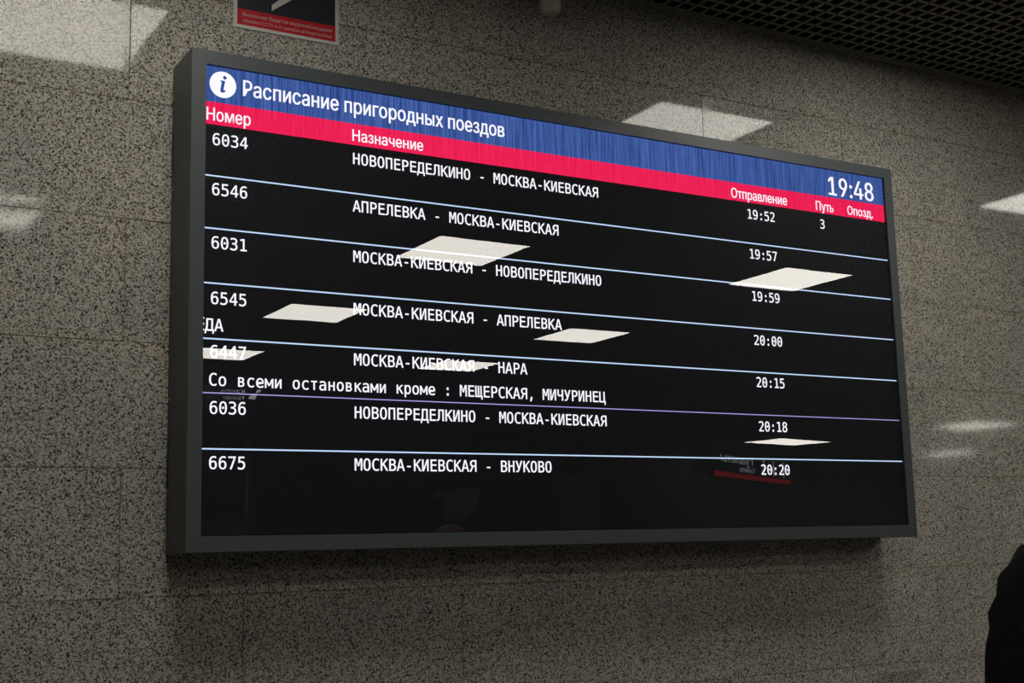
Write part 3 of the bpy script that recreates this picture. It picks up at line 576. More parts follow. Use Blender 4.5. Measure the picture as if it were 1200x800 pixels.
SLX, SLZ = 1.787 / 3, 0.2985 * 1.0
JX = -0.152 * S / 2.4          # a joint seen left of the board
JZ = ZT - 0.0665 * S / 2.4     # a course line seen left of the board
JW = 0.0013
slab_mesh = None
bm = bmesh.new()
add_box(bm, -SLX / 2 + JW / 2, SLX / 2 - JW / 2, 0, 0.02, -SLZ / 2 + JW / 2, SLZ / 2 - JW / 2, 0.0006)
me = bpy.data.meshes.new('granite_slab')
bmesh.ops.recalc_face_normals(bm, faces=bm.faces)
bm.to_mesh(me)
bm.free()
me.materials.append(M_GRAN)
# rows: course 0 lies above JZ
for row in range(-6, 3):
    zc = JZ + (row + 0.5) * SLZ
    off = 0 if row % 2 == 0 else SLX / 2
    i0 = math.floor((-2.2 - JX - off) / SLX)
    for i in range(i0, i0 + 12):
        xc = JX + off + (i + 0.5) * SLX
        if xc < -2.3 or xc > 4.6:
            continue
        o = bpy.data.objects.new('granite_slab', me)
        COL.objects.link(o)
        o.location = (xc, WALL + random.uniform(-0.0002, 0.0002), zc)
        o.rotation_euler = (random.uniform(-0.0012, 0.0012), 0, random.uniform(-0.0012, 0.0012))
        o.parent = wall

# far walls
def struct(name, label, *a, mat=M_GRANB):
    return tag(box(name, *a, mat), label, kind='structure')


struct('wall_front', 'granite wall across the hall from the board', X0, 5.2 * S, YB - 0.3, YB, 0, CEIL + 0.5)
struct('wall_front_far', 'granite wall of the deeper end of the hall', 5.2 * S, X1, YF - 0.3, YF, 0, CEIL + 0.5)
struct('wall_return', 'granite return wall where the hall widens', 5.2 * S - 0.3, 5.2 * S, YF, YB - 0.3, 0, CEIL + 0.5)
struct('wall_left', 'granite end wall of the hall on the left', X0 - 0.3, X0, YF - 0.3, WALL + 0.3, 0, CEIL + 0.5)
struct('wall_right', 'granite end wall of the hall on the right', X1, X1 + 0.3, YF - 0.3, WALL + 0.3, 0, CEIL + 0.5)

# ceiling: black soffit above an open-cell grid of thin bars
ceil = box('ceiling', X0, X1, YF, WALL + 0.3, CEIL + 0.45, CEIL + 0.6, M_VOID)
tag(ceil, 'black soffit above the open cell ceiling grid', kind='structure')
# black sheet added over the granite to keep the void above the grid dark
box('void_dark_sheet', X0, X1, WALL - 0.006, WALL - 0.003, CEIL + 0.0045, CEIL + 0.45, M_VOID, ceil)
P = 0.0496
grid = bmesh.new()
BW = 0.0050
n = int((X1 - X0) / P)
xg = JX + 0.4
xs = [X0 + P * i for i in range(n)]
y = WALL - 0.028
ys = []
while y > YF:
    ys.append(y)
    y -= P


def bar(bm, x0, x1, y0, y1):
    # U shaped in life; from below a narrow bar 40 mm deep
    z0, z1 = CEIL, CEIL + 0.003
    add_box(bm, x0, x1, y0, y1, z0, z1)


for x in xs:
    bar(grid, x - BW, x + BW, YF, WALL - 0.008)
for y in ys:
    bar(grid, X0, X1, y - BW, y + BW)
g = obj('ceiling_grid', grid, M_BAR, ceil)
tag(g, 'dark open cell metal grid ceiling', kind='stuff')
bm = bmesh.new()
add_box(bm, X0, X1, WALL - 0.020, WALL - 0.0005, CEIL - 0.001, CEIL + 0.001)
add_box(bm, X0, X1, WALL - 0.0022, WALL - 0.0005, CEIL - 0.001, CEIL + 0.004)
tag(obj('trim_1', bm, M_BAR), 'thin dark wall angle carrying the ceiling grid', kind='structure')

# ------------------------------------------------------------------ ceiling lights
LH = 0.2455 * S / 2


def light(cx, cy, hx=LH, hy=LH, rz=0.0, mat=M_DIFF, label='', group='square ceiling light panels'):
    t = empty('ceiling_light', (cx * S, cy * S, CEIL))
    t.rotation_euler.z = rz
    bm = bmesh.new()
    fw = 0.02
    for a in ((-hx - fw, hx + fw, -hy - fw, -hy), (-hx - fw, hx + fw, hy, hy + fw), (-hx - fw, -hx, -hy, hy), (hx, hx + fw, -hy, hy)):
        add_box(bm, a[0], a[1], a[2], a[3], -0.012, -0.0005)
    obj('frame', bm, M_LFRAME, t)
    bm = bmesh.new()
    add_box(bm, -hx, hx, -hy, hy, -0.0095, -0.002)
    obj('diffuser', bm, mat, t)
    tag(t, label, 'ceiling light', group)
    return t


LG = [(-0.06, -0.350), (1.005, -0.345), (2.06, -0.340), (-0.01, -1.40),
      (1.101, -1.460), (2.101, -1.388), (1.086, -2.374), (2.087, -2.419), (1.08, -3.247), (2.03, -3.207), (-0.01, -2.39), (0.0, -3.25)]
LL = ['lit square ceiling panel near the wall, above left of the board', 'lit square ceiling panel near the wall, above the board',
      'lit square ceiling panel near the wall, right of the board', 'lit square ceiling panel in the second row, left column',
      'lit square panel mirrored large in the board left of centre', 'lit square panel mirrored large near the right end of the board',
      'lit square panel mirrored beside the fourth train number', 'lit square panel mirrored in the middle of the board',
      'lit square panel mirrored at the left edge of the board', 'lit square panel mirrored behind the fifth destination',
      'lit square ceiling panel in the third row, left column', 'lit square ceiling panel in the fourth row, left column']
for (cx, cy), lb in zip(LG, LL):
    light(cx, cy, label=lb)
light(6.08, -5.78, 0.31 * S, 0.17 * S, math.radians(-13), label='long lit ceiling panel far off, mirrored low at right in the board')
light(6.38, -4.25, 0.2 * S, 0.2 * S, 0, label='far lit ceiling panel mirrored as an upper streak in the granite')
light(8.2, -6.07, 0.2 * S, 0.2 * S, 0, label='far lit ceiling panel mirrored as a lower streak in the granite')

# ------------------------------------------------------------------ the train board
board = empty('departure_board', (S / 2, WALL, ZT - 0.4962 * S))
tag(board, 'large dark grey framed suburban train departure board with lit timetable', 'departure board')
BX, BZ = board.location.x, board.location.z


def U(u):
    return u / 1000 * S - BX


def V(v):
    return ZT - v / 1000 * S - BZ


WY = -WALL                     # local y of the case's front face (world y = 0)
HB = 0.4962 * 1000
bl, br_, bt, bb = 15.8, 15.3, 15.3, 16.3
xa, xb, za, zb = U(-bl), U(1000 + br_), V(HB + bb), V(-bt)
ia, ib, ja, jb = U(0), U(1000), V(HB), V(0)
# case: a folded steel tray, hollow in front
bm = bmesh.new()
T = 0.004
add_box(bm, xa, xb, -0.02, -0.001, za, zb)                          # back
add_box(bm, xa, xa + T, WY + 0.0017, -0.02, za, zb)                 # left
add_box(bm, xb - T, xb, WY + 0.0017, -0.02, za, zb)
add_box(bm, xa + T, xb - T, WY + 0.0017, -0.02, za, za + T)
add_box(bm, xa + T, xb - T, WY + 0.0017, -0.02, zb - T, zb)
obj('case', bm, M_CASE, board)
# bezel: one mitred frame with a small rounded outer lip
bm = bmesh.new()
yf, yr = WY, WY + 0.0016
prof = [(0.0, yr), (0.0, yf + 0.0008), (0.0012, yf), (0.998, yf), (1.0, yf + 0.001), (1.0, yf + 0.012)]
corn = [(xa, za, ia, ja), (xb, za, ib, ja), (xb, zb, ib, jb), (xa, zb, ia, jb)]
rings = []
for (ox, oz, ix, iz) in corn:
    rings.append([bm.verts.new((ox + (ix - ox) * (t if t > 0.5 or t == 0 else t / 0.035), yy, oz + (iz - oz) * (t if t > 0.5 or t == 0 else t / 0.035))) for t, yy in prof])
for k in range(4):
    A, B = rings[k], rings[(k + 1) % 4]
    for i in range(len(prof) - 1):
        bm.faces.new((A[i], B[i], B[i + 1], A[i + 1]))
obj('bezel', bm, M_CASE, board)
# black seal between the lit panel and the bezel
bm = bmesh.new()
add_box(bm, ia - 0.001, ib + 0.001, WY + 0.012, WY + 0.016, ja - 0.001, jb + 0.001)
obj('seal', bm, M_BLACK, board)
# module panel
panel = box('display_panel', U(0.2), U(998.9), WY + 0.0075, WY + 0.0115, V(HB - 1.0), V(0.2), M_PANEL, board)
PY = WY + 0.0075
e1 = PY - 0.0006
box('header_band', U(0.6), U(998.4), PY - 0.0005, PY - 0.0001, V(40.2), V(0.6), M_BLUE, panel)
box('column_band', U(0.6), U(998.4), PY - 0.0005, PY - 0.0001, V(65.0), V(40.2), M_RED, panel)
for k, v in enumerate((121.0, 177.8, 236.2, 294.6, 350.8, 408.2)):
    hh = 0.55 if k == 4 else 0.78
    box('rule_line', U(0.2), U(998.6), PY - 0.0005, PY - 0.0001, V(v + hh), V(v - hh), M_RULE_V if k == 4 else M_RULE, panel)

SY = PY - 0.0012


def mono(s, u0, base, caps=12.9, name='text_line', adv=10.07):
    return text_obj(name, s, 'mono', U(u0 - 0.9), U(u0 - 0.9 + adv * len(s)), V(base), caps / 1000 * S, SY, M_TEXT, panel, fatten=0.0002)


def sans(s, u0, u1, base, caps, fat=0.0009, name='text_line', mat=M_TEXT):
    return text_obj(name, s, 'sans', U(u0 - 0.6), U(u1 + 0.6), V(base), caps / 1000 * S, SY, mat, panel, bold=fat)


sans('Расписание пригородных поездов', 40.5, 366.5, 28.3, 17.8, 0.0014, 'title_text')
sans('19:48', 889.5, 980.5, 36.6, 26.5, 0.0026, 'clock_text')
sans('Номер', 1.0, 50, 60.8, 14.2, name='heading_text')
sans('Назначение', 168, 257, 60.4, 13.4, name='heading_text')
sans('Отправление', 714.5, 812.8, 61.4, 13.6, name='heading_text')
sans('Путь', 865.5, 899, 61.6, 13.2, name='heading_text')
sans('Опозд.', 925.5, 975.5, 61.4, 12.8, name='heading_text')
rows = [('6034', 'НОВОПЕРЕДЕЛКИНО - МОСКВА-КИЕВСКАЯ', '19:52', 87.3),
        ('6546', 'АПРЕЛЕВКА - МОСКВА-КИЕВСКАЯ', '19:57', 141.8),
        ('6031', 'МОСКВА-КИЕВСКАЯ - НОВОПЕРЕДЕЛКИНО', '19:59', 199.2),
        ('6545', 'МОСКВА-КИЕВСКАЯ - АПРЕЛЕВКА', '20:00', 258.2),
        ('6447', 'МОСКВА-КИЕВСКАЯ - НАРА', '20:15', 314.2),
        ('6036', 'НОВОПЕРЕДЕЛКИНО - МОСКВА-КИЕВСКАЯ', '20:18', 372.3),
        ('6675', 'МОСКВА-КИЕВСКАЯ - ВНУКОВО', '20:20', 428.6)]
for num, dest, tm, base in rows:
    mono(num, 8.3, base, name='train_number_text')
    mono(dest, 169.0, base, name='destination_text')
    mono(tm, 740.4, base, name='time_text')
mono('3', 872.0, 87.3, name='platform_text')
mono('ДА', 3.0, 286.6, name='running_text')
mono('Со всеми остановками кроме : МЕЩЕРСКАЯ, МИЧУРИНЕЦ', 7.3, 343.3, name='running_text')
# sliver of the letter that is scrolling off at the left edge
bm = bmesh.new()
for v in (273.6, 279.6, 285.6):
    add_box(bm, U(0.5), U(1.6), PY - 0.0010, PY - 0.0004, V(v + 0.9), V(v - 0.9))
obj('running_text', bm, M_TEXT, panel)
# information roundel
ic = bmesh.new()
cx, cz, rr = U(19.1), V(19.6), 14.6 / 1000 * S
add_cyl(ic, (cx, PY - 0.0006, cz), (cx, PY - 0.0010, cz), rr, n=48)
roundel = obj('information_roundel', ic, M_TEXT, panel)
bm = bmesh.new()
k = S / 1000
yy0, yy1 = PY - 0.0019, PY - 0.0013
add_cyl(bm, (cx + 1.9 * k, yy0, cz + 8.0 * k), (cx + 1.9 * k, yy1, cz + 8.0 * k), 2.0 * k, n=20)


def prism(bm, pts, y0, y1):
    A = [bm.verts.new((x, y0, z)) for x, z in pts]
    B = [bm.verts.new((x, y1, z)) for x, z in pts]
    n = len(pts)
    bm.faces.new(A)
    bm.faces.new(B[::-1])
    for i in range(n):
        bm.faces.new((A[i], B[i], B[(i + 1) % n], A[(i + 1) % n]))


pts = [(-2.9, 4.4), (2.3, 4.4), (0.6, -4.6), (0.6, -6.0), (1.4, -6.3), (2.6, -5.6), (3.1, -6.2), (1.6, -8.4), (-0.6, -9.0), (-2.6, -8.4), (-3.0, -6.6), (-1.5, 2.6), (-1.9, 3.1), (-2.9, 3.3)]
prism(bm, [(cx + a * k, cz + b * k) for a, b in pts], yy0, yy1)
obj('letter_i', bm, M_NAVY, panel)
# protective glass
glass = box('glass_pane', ia + 0.0004, ib - 0.0004, WY + 0.0022, WY + 0.0036, ja + 0.0004, jb - 0.0004, M_GLASS, board)
tag(glass, 'clear glossy protective glass')
glass.data.materials.append(M_GLASSB)           # the inner face is bonded, hardly any reflection
for p_ in glass.data.polygons:
    if p_.normal.y > 0.5:
        p_.material_index = 1
# fixings on the left side: slots and screws near the wall
for v0, v1 in ((60, 104), (395, 445)):
    box('slot', xa - 0.0010, xa + 0.0004, -0.012, -0.006, V(v1), V(v0), M_BLACK, board)
for v in (22, 124, 238, 352, 448):
    bm = bmesh.new()
    zz = V(v)
    add_lathe2 = [(0.0032, 0), (0.0032, 0.0008), (0.0022, 0.0018), (0.0006, 0.0021)]
    pr = []
    for r_, h in add_lathe2:
        pr.append([bm.verts.new((xa - h, -0.014 + r_ * math.cos(2 * PI * i / 12), zz + r_ * math.sin(2 * PI * i / 12))) for i in range(12)])
    for A, B in zip(pr, pr[1:]):
        for i in range(12):
            bm.faces.new((A[i], A[(i + 1) % 12], B[(i + 1) % 12], B[i]))
    bm.faces.new(pr[-1])
    obj('screw', bm, M_SCREW, board)

# ------------------------------------------------------------------ surveillance notice on the wall
SXU = S / 1000
nx0, nx1, nzb = 51.5 * SXU, 180.5 * SXU, ZT + 76.5 * SXU
note = empty('warning_sticker', ((nx0 + nx1) / 2, WALL, nzb))
tag(note, 'red and charcoal video surveillance notice with white border on granite above the board', 'sign')
ox, oz = (nx0 + nx1) / 2, nzb
hw = (nx1 - nx0) / 2
HN = 0.30
box('backing', -hw, hw, -0.0032, -0.0004, 0, HN, M_STICKW, note)
m = 4.6 * SXU
box('dark_field', -hw + m, hw - m, -0.0037, -0.0031, 23.0 * SXU, HN - m, M_STICKD, note)
box('red_field', -hw + m, hw - m, -0.0037, -0.0031, 4.2 * SXU, 23.0 * SXU, M_STICKR, note)
text_obj('notice_text', 'Внимание! Ведется видеонаблюдение', 'sans', -hw + 10.5 * SXU, hw - 9 * SXU, 14.6 * SXU, 4.6 * SXU, -0.0042, M_PRINT, note)
text_obj('notice_text', 'Attention! CCTV is in operation at these facilities', 'sans', -hw + 11 * SXU, hw - 9 * SXU, 7.4 * SXU, 4.0 * SXU, -0.0042, M_PRINT, note)
# white camera symbol: body, hood and arm; its foot shows at the top of the frame
bm = bmesh.new()
prism(bm, [(-18.9 * SXU, 27.1 * SXU), (-18.9 * SXU, 34.1 * SXU), (0, 52 * SXU), (9 * SXU, 48 * SXU)], -0.0043, -0.0036)
prism(bm, [(-30 * SXU, 70 * SXU), (-34 * SXU, 84 * SXU), (22 * SXU, 98 * SXU), (27 * SXU, 80 * SXU)], -0.0043, -0.0036)
prism(bm, [(0, 50 * SXU), (0, 78 * SXU), (8 * SXU, 80 * SXU), (8 * SXU, 50 * SXU)], -0.0043, -0.0036)
obj('camera_symbol', bm, M_STICKW, note)

# ------------------------------------------------------------------ small cream detector hanging at the ceiling by the wall
DET = (1.0474, 0.0963, 3.049)
det = empty('smoke_detector', (DET[0], DET[1], CEIL))
tag(det, 'small cream rounded cylinder hanging from the dark ceiling grid near the wall', 'detector')
bm = bmesh.new()
LB = CEIL - DET[2] + 0.008
R = 0.031
add_lathe(bm, [(R * 0.98, -0.004), (R, -LB * 0.5), (R * 0.99, -LB + 0.020), (R * 0.93, -LB + 0.011), (R * 0.80, -LB + 0.0045), (R * 0.60, -LB + 0.0012), (R * 0.3, -LB)], 32)
obj('housing', bm, M_CREAM, det, smooth=True)
bm = bmesh.new()
add_lathe(bm, [(R * 1.4, -0.0005), (R * 1.4, -0.004), (R * 1.2, -0.006)], 32)
obj('mounting_ring', bm, M_CREAM, det, smooth=True)

# ------------------------------------------------------------------ things across the hall, seen mirrored in the glass
def hz(u):
    return ZT + u * S


sg = empty('hanging_sign', (4.83 * S, -4.71 * S, CEIL))
sg.rotation_euler.z = math.atan2(-0.82, 1.30)
tag(sg, 'hanging toilets sign with pictograms over a red stripe, mirrored low in the board', 'sign', 'signs hanging across the hall')
gz = CEIL
x0, x1 = -0.77 * S, 0.77 * S
zt, zb_ = hz(0.02) - gz, hz(-0.135) - gz
box('sign_panel', x0, x1, -0.06, 0.0, zb_, zt, M_SIGN, sg, 0.004)
box('red_stripe', x0 + 0.02, x1 - 0.02, -0.001, 0.003, zb_ + 0.01, zb_ + 0.07, M_SIGNR, sg)
w = x1 - x0
text_obj('sign_text', 'Туалеты', 'sans', x0 + 0.08 * w, x0 + 0.50 * w, zb_ + 0.20, 0.11, 0.003, M_SIGNW, sg, flip=True, bold=0.008)
text_obj('sign_text', 'Toilets', 'sans', x0 + 0.30 * w, x0 + 0.50 * w, zb_ + 0.10, 0.065, 0.003, M_SIGNW, sg, flip=True, bold=0.004)
for q, px in enumerate((0.62, 0.76, 0.90)):
    bm = bmesh.new()
    cxp = x0 + px * w
    add_cyl(bm, (cxp, 0.001, zb_ + 0.295), (cxp, 0.004, zb_ + 0.295), 0.024, n=16)
    if q == 1:
        P4 = [(-0.03, 0.0), (0.03, 0.0), (0.055, -0.08), (0.03, -0.16), (-0.03, -0.16), (-0.055, -0.08)]
    else:
        P4 = [(-0.02, 0.0), (0.02, 0.0), (0.065, -0.12), (0.02, -0.12), (0.02, -0.17), (-0.02, -0.17), (-0.02, -0.12), (-0.065, -0.12)]
    prism(bm, [(cxp + a, zb_ + 0.262 + b) for a, b in P4], 0.001, 0.004)
    obj('pictogram', bm, M_SIGNW, sg)
for sx_ in (x0 + 0.12, x0 + 1.0):
    bm = bmesh.new()
    add_cyl(bm, (sx_, -0.03, zt - 0.002), (sx_, -0.03, -0.001), 0.006, n=10)
    obj('hanger_rod', bm, M_STEEL, sg)

s2 = empty('hanging_sign', (1.235 * S, -3.5 * S, CEIL))
tag(s2, 'hanging ticket office sign with hand symbol, mirrored at the left of the board', 'sign', 'signs hanging across the hall')
gx, gz = 1.235 * S, CEIL
zt, zb_ = hz(0.135) - gz, hz(0.075) - gz
box('sign_panel', -0.55, 0.22, -0.05, 0.0, zb_, zt, M_SIGN, s2, 0.003)
text_obj('sign_text', 'Касса', 'sans', -0.165, 0.06, zb_ + 0.068, 0.042, 0.003, M_SIGNB, s2, flip=True)
text_obj('sign_text', 'Tickets', 'sans', -0.145, 0.055, zb_ + 0.016, 0.030, 0.003, M_SIGNB, s2, flip=True)
bm = bmesh.new()
prism(bm, [(0.08, zb_ + 0.03), (0.14, zb_ + 0.02), (0.16, zb_ + 0.06), (0.15, zb_ + 0.075), (0.10, zb_ + 0.055)], 0.001, 0.004)
prism(bm, [(0.15, zb_ + 0.078), (0.19, zb_ + 0.09), (0.20, zb_ + 0.118), (0.16, zb_ + 0.108)], 0.001, 0.004)
obj('pictogram', bm, M_SIGNB, s2)
for sx_ in (-0.4, 0.12):
    bm = bmesh.new()
    add_cyl(bm, (sx_, -0.025, zt - 0.002), (sx_, -0.025, -0.001), 0.005, n=10)
    obj('hanger_rod', bm, M_STEEL, s2)

# ticket machine against the far wall
km = empty('ticket_machine', (1.89 * S, YB + 0.36, 0))
tag(km, 'tall beige ticket machine against the far wall, mirrored at bottom left of the board', 'machine')
box('body', -0.24, 0.24, -0.35, 0.0, 0.06, 2.0, M_KIOSK, km, 0.012, 2)
box('plinth', -0.21, 0.21, -0.32, -0.03, 0.001, 0.062, M_BLACK, km)
box('screen', -0.16, 0.16, -0.002, 0.004, 1.25, 1.60, M_SIGN, km)
box('tray', -0.12, 0.12, -0.002, 0.02, 0.75, 0.83, M_STEEL, km)
pl = empty('steel_post', (1.79 * S, -5.0 * S, 0))
tag(pl, 'slim steel post from floor to ceiling, mirrored beside the ticket machine', 'post')
bm = bmesh.new()
add_cyl(bm, (0, 0, 0.02), (0, 0, CEIL - 0.002), 0.03, n=16)
obj('shaft', bm, M_STEEL, pl, smooth=True)
bm = bmesh.new()
add_cyl(bm, (0, 0, 0.001), (0, 0, 0.022), 0.07, n=20)
obj('foot_plate', bm, M_STEEL, pl)
# pale door in the far wall
dr = box('door_1', 4.10 * S, 4.43 * S, YB - 0.02, YB + 0.035, 0.005, 2.60, M_DOOR, None, 0.004)
tag(dr, 'pale beige door in the far wall', kind='structure')
bm = bmesh.new()
add_cyl(bm, (4.16 * S, YB + 0.034, 1.05), (4.16 * S, YB + 0.08, 1.05), 0.011, n=12)
add_cyl(bm, (4.16 * S, YB + 0.075, 1.05), (4.21 * S, YB + 0.075, 1.05), 0.009, n=12)
obj('door_handle', bm, M_STEEL, dr)

# ------------------------------------------------------------------ person standing in front of the wall
PX, PYY = 1.375, -1.385
FACE = math.radians(-20)     # turned about z: 0 looks at the wall (+y)
pers = empty('person', (PX, PYY, 0))
pers.rotation_euler.z = FACE
pers.scale = (1.03, 1.03, 1.03)
tag(pers, 'person in a black jacket seen from behind at the lower right corner, facing the wall', 'person')


def skin_mesh(name, verts, edges, radii, mat, parent, root=0, sub=2, loc=(0, 0, 0)):
    me = bpy.data.meshes.new(name)
    me.from_pydata(verts, edges, [])
    o = bpy.data.objects.new(name, me)
    COL.objects.link(o)
    o.modifiers.new('skin', 'SKIN')
    sv = me.skin_vertices
    if not sv:
        bpy.context.view_layer.update()
    for i, r in enumerate(radii):
        rr = r if isinstance(r, tuple) else (r, r)
        me.skin_vertices[0].data[i].radius = rr
        me.skin_vertices[0].data[i].use_root = (i == root)
    s = o.modifiers.new('sub', 'SUBSURF')
    s.levels = s.render_levels = sub
    dg = bpy.context.evaluated_depsgraph_get()
    out = bpy.data.meshes.new_from_object(o.evaluated_get(dg))
    bpy.data.objects.remove(o)
    out.materials.clear()
    out.materials.append(mat)
    for p in out.polygons:
        p.use_smooth = True
    out.name = name
    r = bpy.data.objects.new(name, out)
    COL.objects.link(r)
    r.parent = parent
    return r


def chain(V_, E_, R_, start, pts):
    """append a chain of (x, y, z, r) hanging off vertex index start"""
    prev = start
    for x, y, z, r in pts:
        V_.append((x, y, z))
        R_.append(r)
        if prev is not None:
            E_.append((prev, len(V_) - 1))
        prev = len(V_) - 1
    return prev


V_, E_, R_ = [], [], []
chain(V_, E_, R_, None, [(0, 0, 0.98, (0.135, 0.095))])
top = chain(V_, E_, R_, 0, [(0, 0.0, 1.12, (0.145, 0.105)), (0, -0.01, 1.28, (0.165, 0.12)), (0, -0.015, 1.38, (0.14, 0.095)), (0, -0.01, 1.49, (0.062, 0.062)), (0, 0.01, 1.57, (0.056, 0.058))])
for s_ in (-1, 1):
    hip = chain(V_, E_, R_, 0, [(s_ * 0.09, 0, 0.86, 0.075), (s_ * 0.108, 0.01, 0.70, 0.068), (s_ * 0.115, 0.015, 0.50, 0.060), (s_ * 0.12, -0.01, 0.33, 0.058), (s_ * 0.125, -0.02, 0.10, 0.040), (s_ * 0.13, 0.0, 0.06, 0.042), (s_ * 0.14, 0.12, 0.045, 0.036), (s_ * 0.145, 0.17, 0.04, 0.028)])
    sh = chain(V_, E_, R_, 3, [(s_ * 0.135, -0.015, 1.40, 0.058), (s_ * 0.205, -0.015, 1.405, 0.055), (s_ * 0.248, -0.03, 1.29, 0.048), (s_ * 0.288, -0.04, 1.13, 0.040), (s_ * 0.303, -0.01, 0.99, 0.034), (s_ * 0.305, 0.02, 0.885, 0.026), (s_ * 0.305, 0.03, 0.84, (0.020, 0.036)), (s_ * 0.305, 0.035, 0.80, (0.018, 0.036))])
    palm = len(V_) - 1
    for dy, ln in ((0.030, 0.068), (0.010, 0.078), (-0.010, 0.072), (-0.028, 0.056)):
        chain(V_, E_, R_, palm, [(s_ * 0.305, 0.035 + dy, 0.775, 0.0095), (s_ * 0.298, 0.038 + dy, 0.775 - ln * 0.5, 0.0088), (s_ * 0.281, 0.04 + dy, 0.775 - ln, 0.0075)])
    chain(V_, E_, R_, palm - 1, [(s_ * 0.295, 0.075, 0.835, 0.011), (s_ * 0.286, 0.092, 0.80, 0.0098), (s_ * 0.280, 0.098, 0.772, 0.008)])
skin_mesh('body', V_, E_, R_, M_SKIN, pers, 0, 2)

# head: a shaped ovoid with jaw, brow, nose and ears
bm = bmesh.new()
bmesh.ops.create_uvsphere(bm, u_segments=40, v_segments=28, radius=1)
HC = Vector((0, 0.02, 1.685))
for v in bm.verts:
    x, y, z = v.co
    jaw = max(0, -z)
    sx_ = 0.078 * (1 - 0.30 * jaw ** 1.5)
    sy_ = 0.098 * (1 - 0.10 * jaw)
    nx, ny, nz = x * sx_, y * sy_, z * 0.118
    if y > 0:
        ny += 0.010 * jaw ** 2
        ny += 0.026 * math.exp(-((x / 0.16) ** 2 + ((z + 0.16) / 0.14) ** 2))      # nose
        ny += 0.006 * math.exp(-((z - 0.12) / 0.10) ** 2) * math.exp(-(x / 0.6) ** 2)  # brow
        ny -= 0.008 * math.exp(-(((abs(x) - 0.40) / 0.14) ** 2 + ((z - 0.0) / 0.09) ** 2))  # eye sockets
        ny += 0.006 * math.exp(-((x / 0.3) ** 2 + ((z + 0.46) / 0.07) ** 2))        # lips
    v.co = HC + Vector((nx, ny, nz))
head = obj('head', bm, M_SKIN, pers, smooth=True)
for s_ in (-1, 1):
    bm = bmesh.new()
    bmesh.ops.create_uvsphere(bm, u_segments=12, v_segments=10, radius=1)
    for v in bm.verts:
        a = v.co.copy()
        v.co = HC + Vector((s_ * (0.078 + a.x * 0.009 + 0.004), a.y * 0.018 - 0.002 - 0.004 * a.z, a.z * 0.032 - 0.004))
    obj('ear', bm, M_SKIN, head, smooth=True)
    bm = bmesh.new()
    bmesh.ops.create_uvsphere(bm, u_segments=14, v_segments=10, radius=0.0125)
    for v in bm.verts:
        v.co += HC + Vector((s_ * 0.031, 0.078, 0.0))
    obj('eye', bm, M_EYE, head, smooth=True)
    bm = bmesh.new()
    add_cyl(bm, HC + Vector((s_ * 0.031, 0.0865, 0)), HC + Vector((s_ * 0.031, 0.0912, 0)), 0.0055, 0.004, 14)
    obj('iris', bm, M_IRIS, head)
bm = bmesh.new()
for zz, h in ((-0.0495, 0.0045), (-0.0575, 0.0055)):
    bmesh.ops.create_uvsphere(bm, u_segments=16, v_segments=8, radius=1, matrix=Matrix.Translation(HC + Vector((0, 0.094, zz))) @ Matrix.Diagonal((0.024, 0.006, h, 1)))
obj('lips', bm, M_LIP, head, smooth=True)
# hair: a cap over crown, back and sides with ragged strands
bm = bmesh.new()
bmesh.ops.create_uvsphere(bm, u_segments=48, v_segments=32, radius=1)
kill = []
for v in bm.verts:
    x, y, z = v.co
    edge = -0.72 if y < -0.1 else (-0.72 + (y + 0.1) * 2.2)
    if z < edge:
        kill.append(v)
        continue
    wv = 0.004 * math.sin(18 * math.atan2(y, x) + 5 * z) + random.uniform(-0.0012, 0.0012)
    jaw = max(0, -z)
    v.co = HC + Vector((x * (0.088 + wv) * (1 - 0.12 * jaw), y * (0.109 + wv) - 0.003, z * (0.128 + wv) + 0.002))
bmesh.ops.delete(bm, geom=kill, context='VERTS')
hair = obj('hair', bm, M_HAIR, pers, smooth=True)
sol = hair.modifiers.new('thick', 'SOLIDIFY')
sol.thickness = 0.010

# ribbed knitted hat
bm = bmesh.new()
NB = 96
prof = [(0.094, -0.020), (0.101, -0.008), (0.103, 0.012), (0.099, 0.028), (0.0985, 0.030), (0.100, 0.045), (0.096, 0.075), (0.083, 0.105), (0.060, 0.128), (0.030, 0.140), (0.004, 0.143)]
rg = []
for r_, h_ in prof:
    row = []
    for i in range(NB):
        t = 2 * PI * i / NB
        rib = 1 + (0.018 if i % 2 else -0.012)
        tilt = -0.18 * math.sin(t) * r_
        row.append(bm.verts.new(HC + Vector((math.cos(t) * r_ * 0.93 * rib, math.sin(t) * r_ * 1.14 * rib - 0.004, h_ - tilt + 0.008))))
    rg.append(row)
for A, B in zip(rg, rg[1:]):
    for i in range(NB):
        bm.faces.new((A[i], A[(i + 1) % NB], B[(i + 1) % NB], B[i]))
bm.faces.new(rg[-1])
obj('knitted_hat', bm, simple('dark_wool', (0.022, 0.022, 0.026), 0.95, spec=0.1, noise=0.2), pers)

# jacket: torso and both sleeves, padded at the shoulder
V_, E_, R_ = [], [], []
chain(V_, E_, R_, None, [(0, 0, 0.80, (0.205, 0.155))])
chain(V_, E_, R_, 0, [(0, 0.0, 0.98, (0.195, 0.145)), (0, 0.0, 1.15, (0.18, 0.14)), (0, -0.01, 1.29, (0.195, 0.15)), (0, -0.015, 1.385, (0.165, 0.120)), (0, -0.008, 1.462, (0.094, 0.094))])
for s_ in (-1, 1):
    chain(V_, E_, R_, 4, [(s_ * 0.135, -0.015, 1.385, 0.078), (s_ * 0.212, -0.018, 1.408, 0.082), (s_ * 0.252, -0.026, 1.31, 0.078), (s_ * 0.290, -0.04, 1.13, 0.068), (s_ * 0.305, -0.012, 0.99, 0.060), (s_ * 0.305, 0.018, 0.895, 0.048)])
jk = skin_mesh('jacket', V_, E_, R_, M_JACKET, pers, 0, 2)
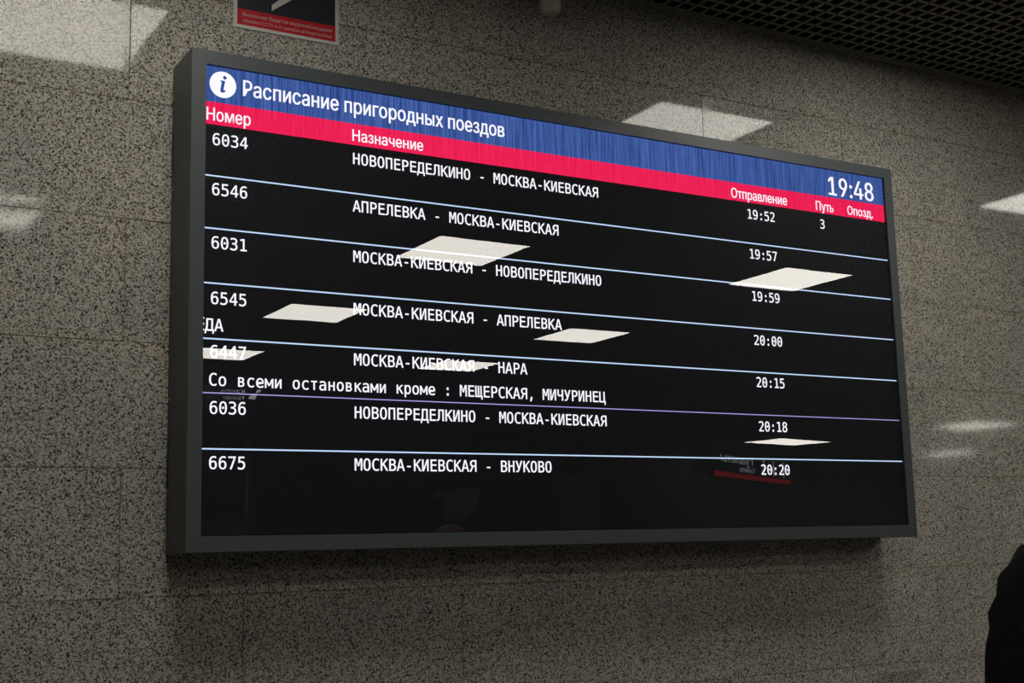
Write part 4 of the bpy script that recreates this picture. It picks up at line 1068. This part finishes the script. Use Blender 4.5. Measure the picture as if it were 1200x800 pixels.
# folds in the cloth
for v in jk.data.vertices:
    x, y, z = v.co
    d = 0.0022 * math.sin(z * 95 + x * 22 + 3 * math.sin(y * 30)) + 0.002 * math.sin(x * 130 + z * 40)
    n_ = v.normal
    v.co = (x + n_.x * d, y + n_.y * d, z + n_.z * d)
# folded hood lying over the shoulders and back
bm = bmesh.new()
nseg, nr = 36, 12
ring = []
for i in range(nseg):
    t = 2 * PI * i / nseg
    back = max(0, -math.sin(t))
    cxx, cyy = 0.100 * math.cos(t), -0.03 + 0.085 * math.sin(t) - 0.03 * back
    czz = 1.452 - 0.012 * back + 0.006 * math.sin(5 * t)
    rr_ = 0.020 + 0.018 * back
    o_ = Vector((math.cos(t), math.sin(t), 0))
    ring.append([bm.verts.new(Vector((cxx, cyy, czz)) + o_ * rr_ * math.cos(2 * PI * j / nr) + Vector((0, 0, 1)) * rr_ * 1.05 * math.sin(2 * PI * j / nr)) for j in range(nr)])
for i in range(nseg):
    A, B = ring[i], ring[(i + 1) % nseg]
    for j in range(nr):
        bm.faces.new((A[j], A[(j + 1) % nr], B[(j + 1) % nr], B[j]))
obj('hood', bm, M_JACKET, pers, smooth=True)
# trousers and shoes
V_, E_, R_ = [], [], []
chain(V_, E_, R_, None, [(0, 0, 1.02, (0.150, 0.112))])
chain(V_, E_, R_, 0, [(0, 0, 0.92, (0.160, 0.122))])
for s_ in (-1, 1):
    chain(V_, E_, R_, 1, [(s_ * 0.09, 0, 0.81, 0.104), (s_ * 0.108, 0.01, 0.68, 0.098), (s_ * 0.115, 0.012, 0.50, 0.080), (s_ * 0.12, -0.008, 0.30, 0.074), (s_ * 0.125, -0.01, 0.10, 0.066)])
skin_mesh('trousers', V_, E_, R_, M_TROUS, pers, 0, 2)
for s_ in (-1, 1):
    bm = bmesh.new()
    bmesh.ops.create_uvsphere(bm, u_segments=24, v_segments=16, radius=1)
    for v in bm.verts:
        x, y, z = v.co
        h = 0.052 - 0.016 * y
        v.co = Vector((s_ * 0.135 + x * 0.050, 0.062 + y * 0.150, max(0.0015, 0.050 + z * h)))
    obj('shoe', bm, M_SHOE, pers, smooth=True)
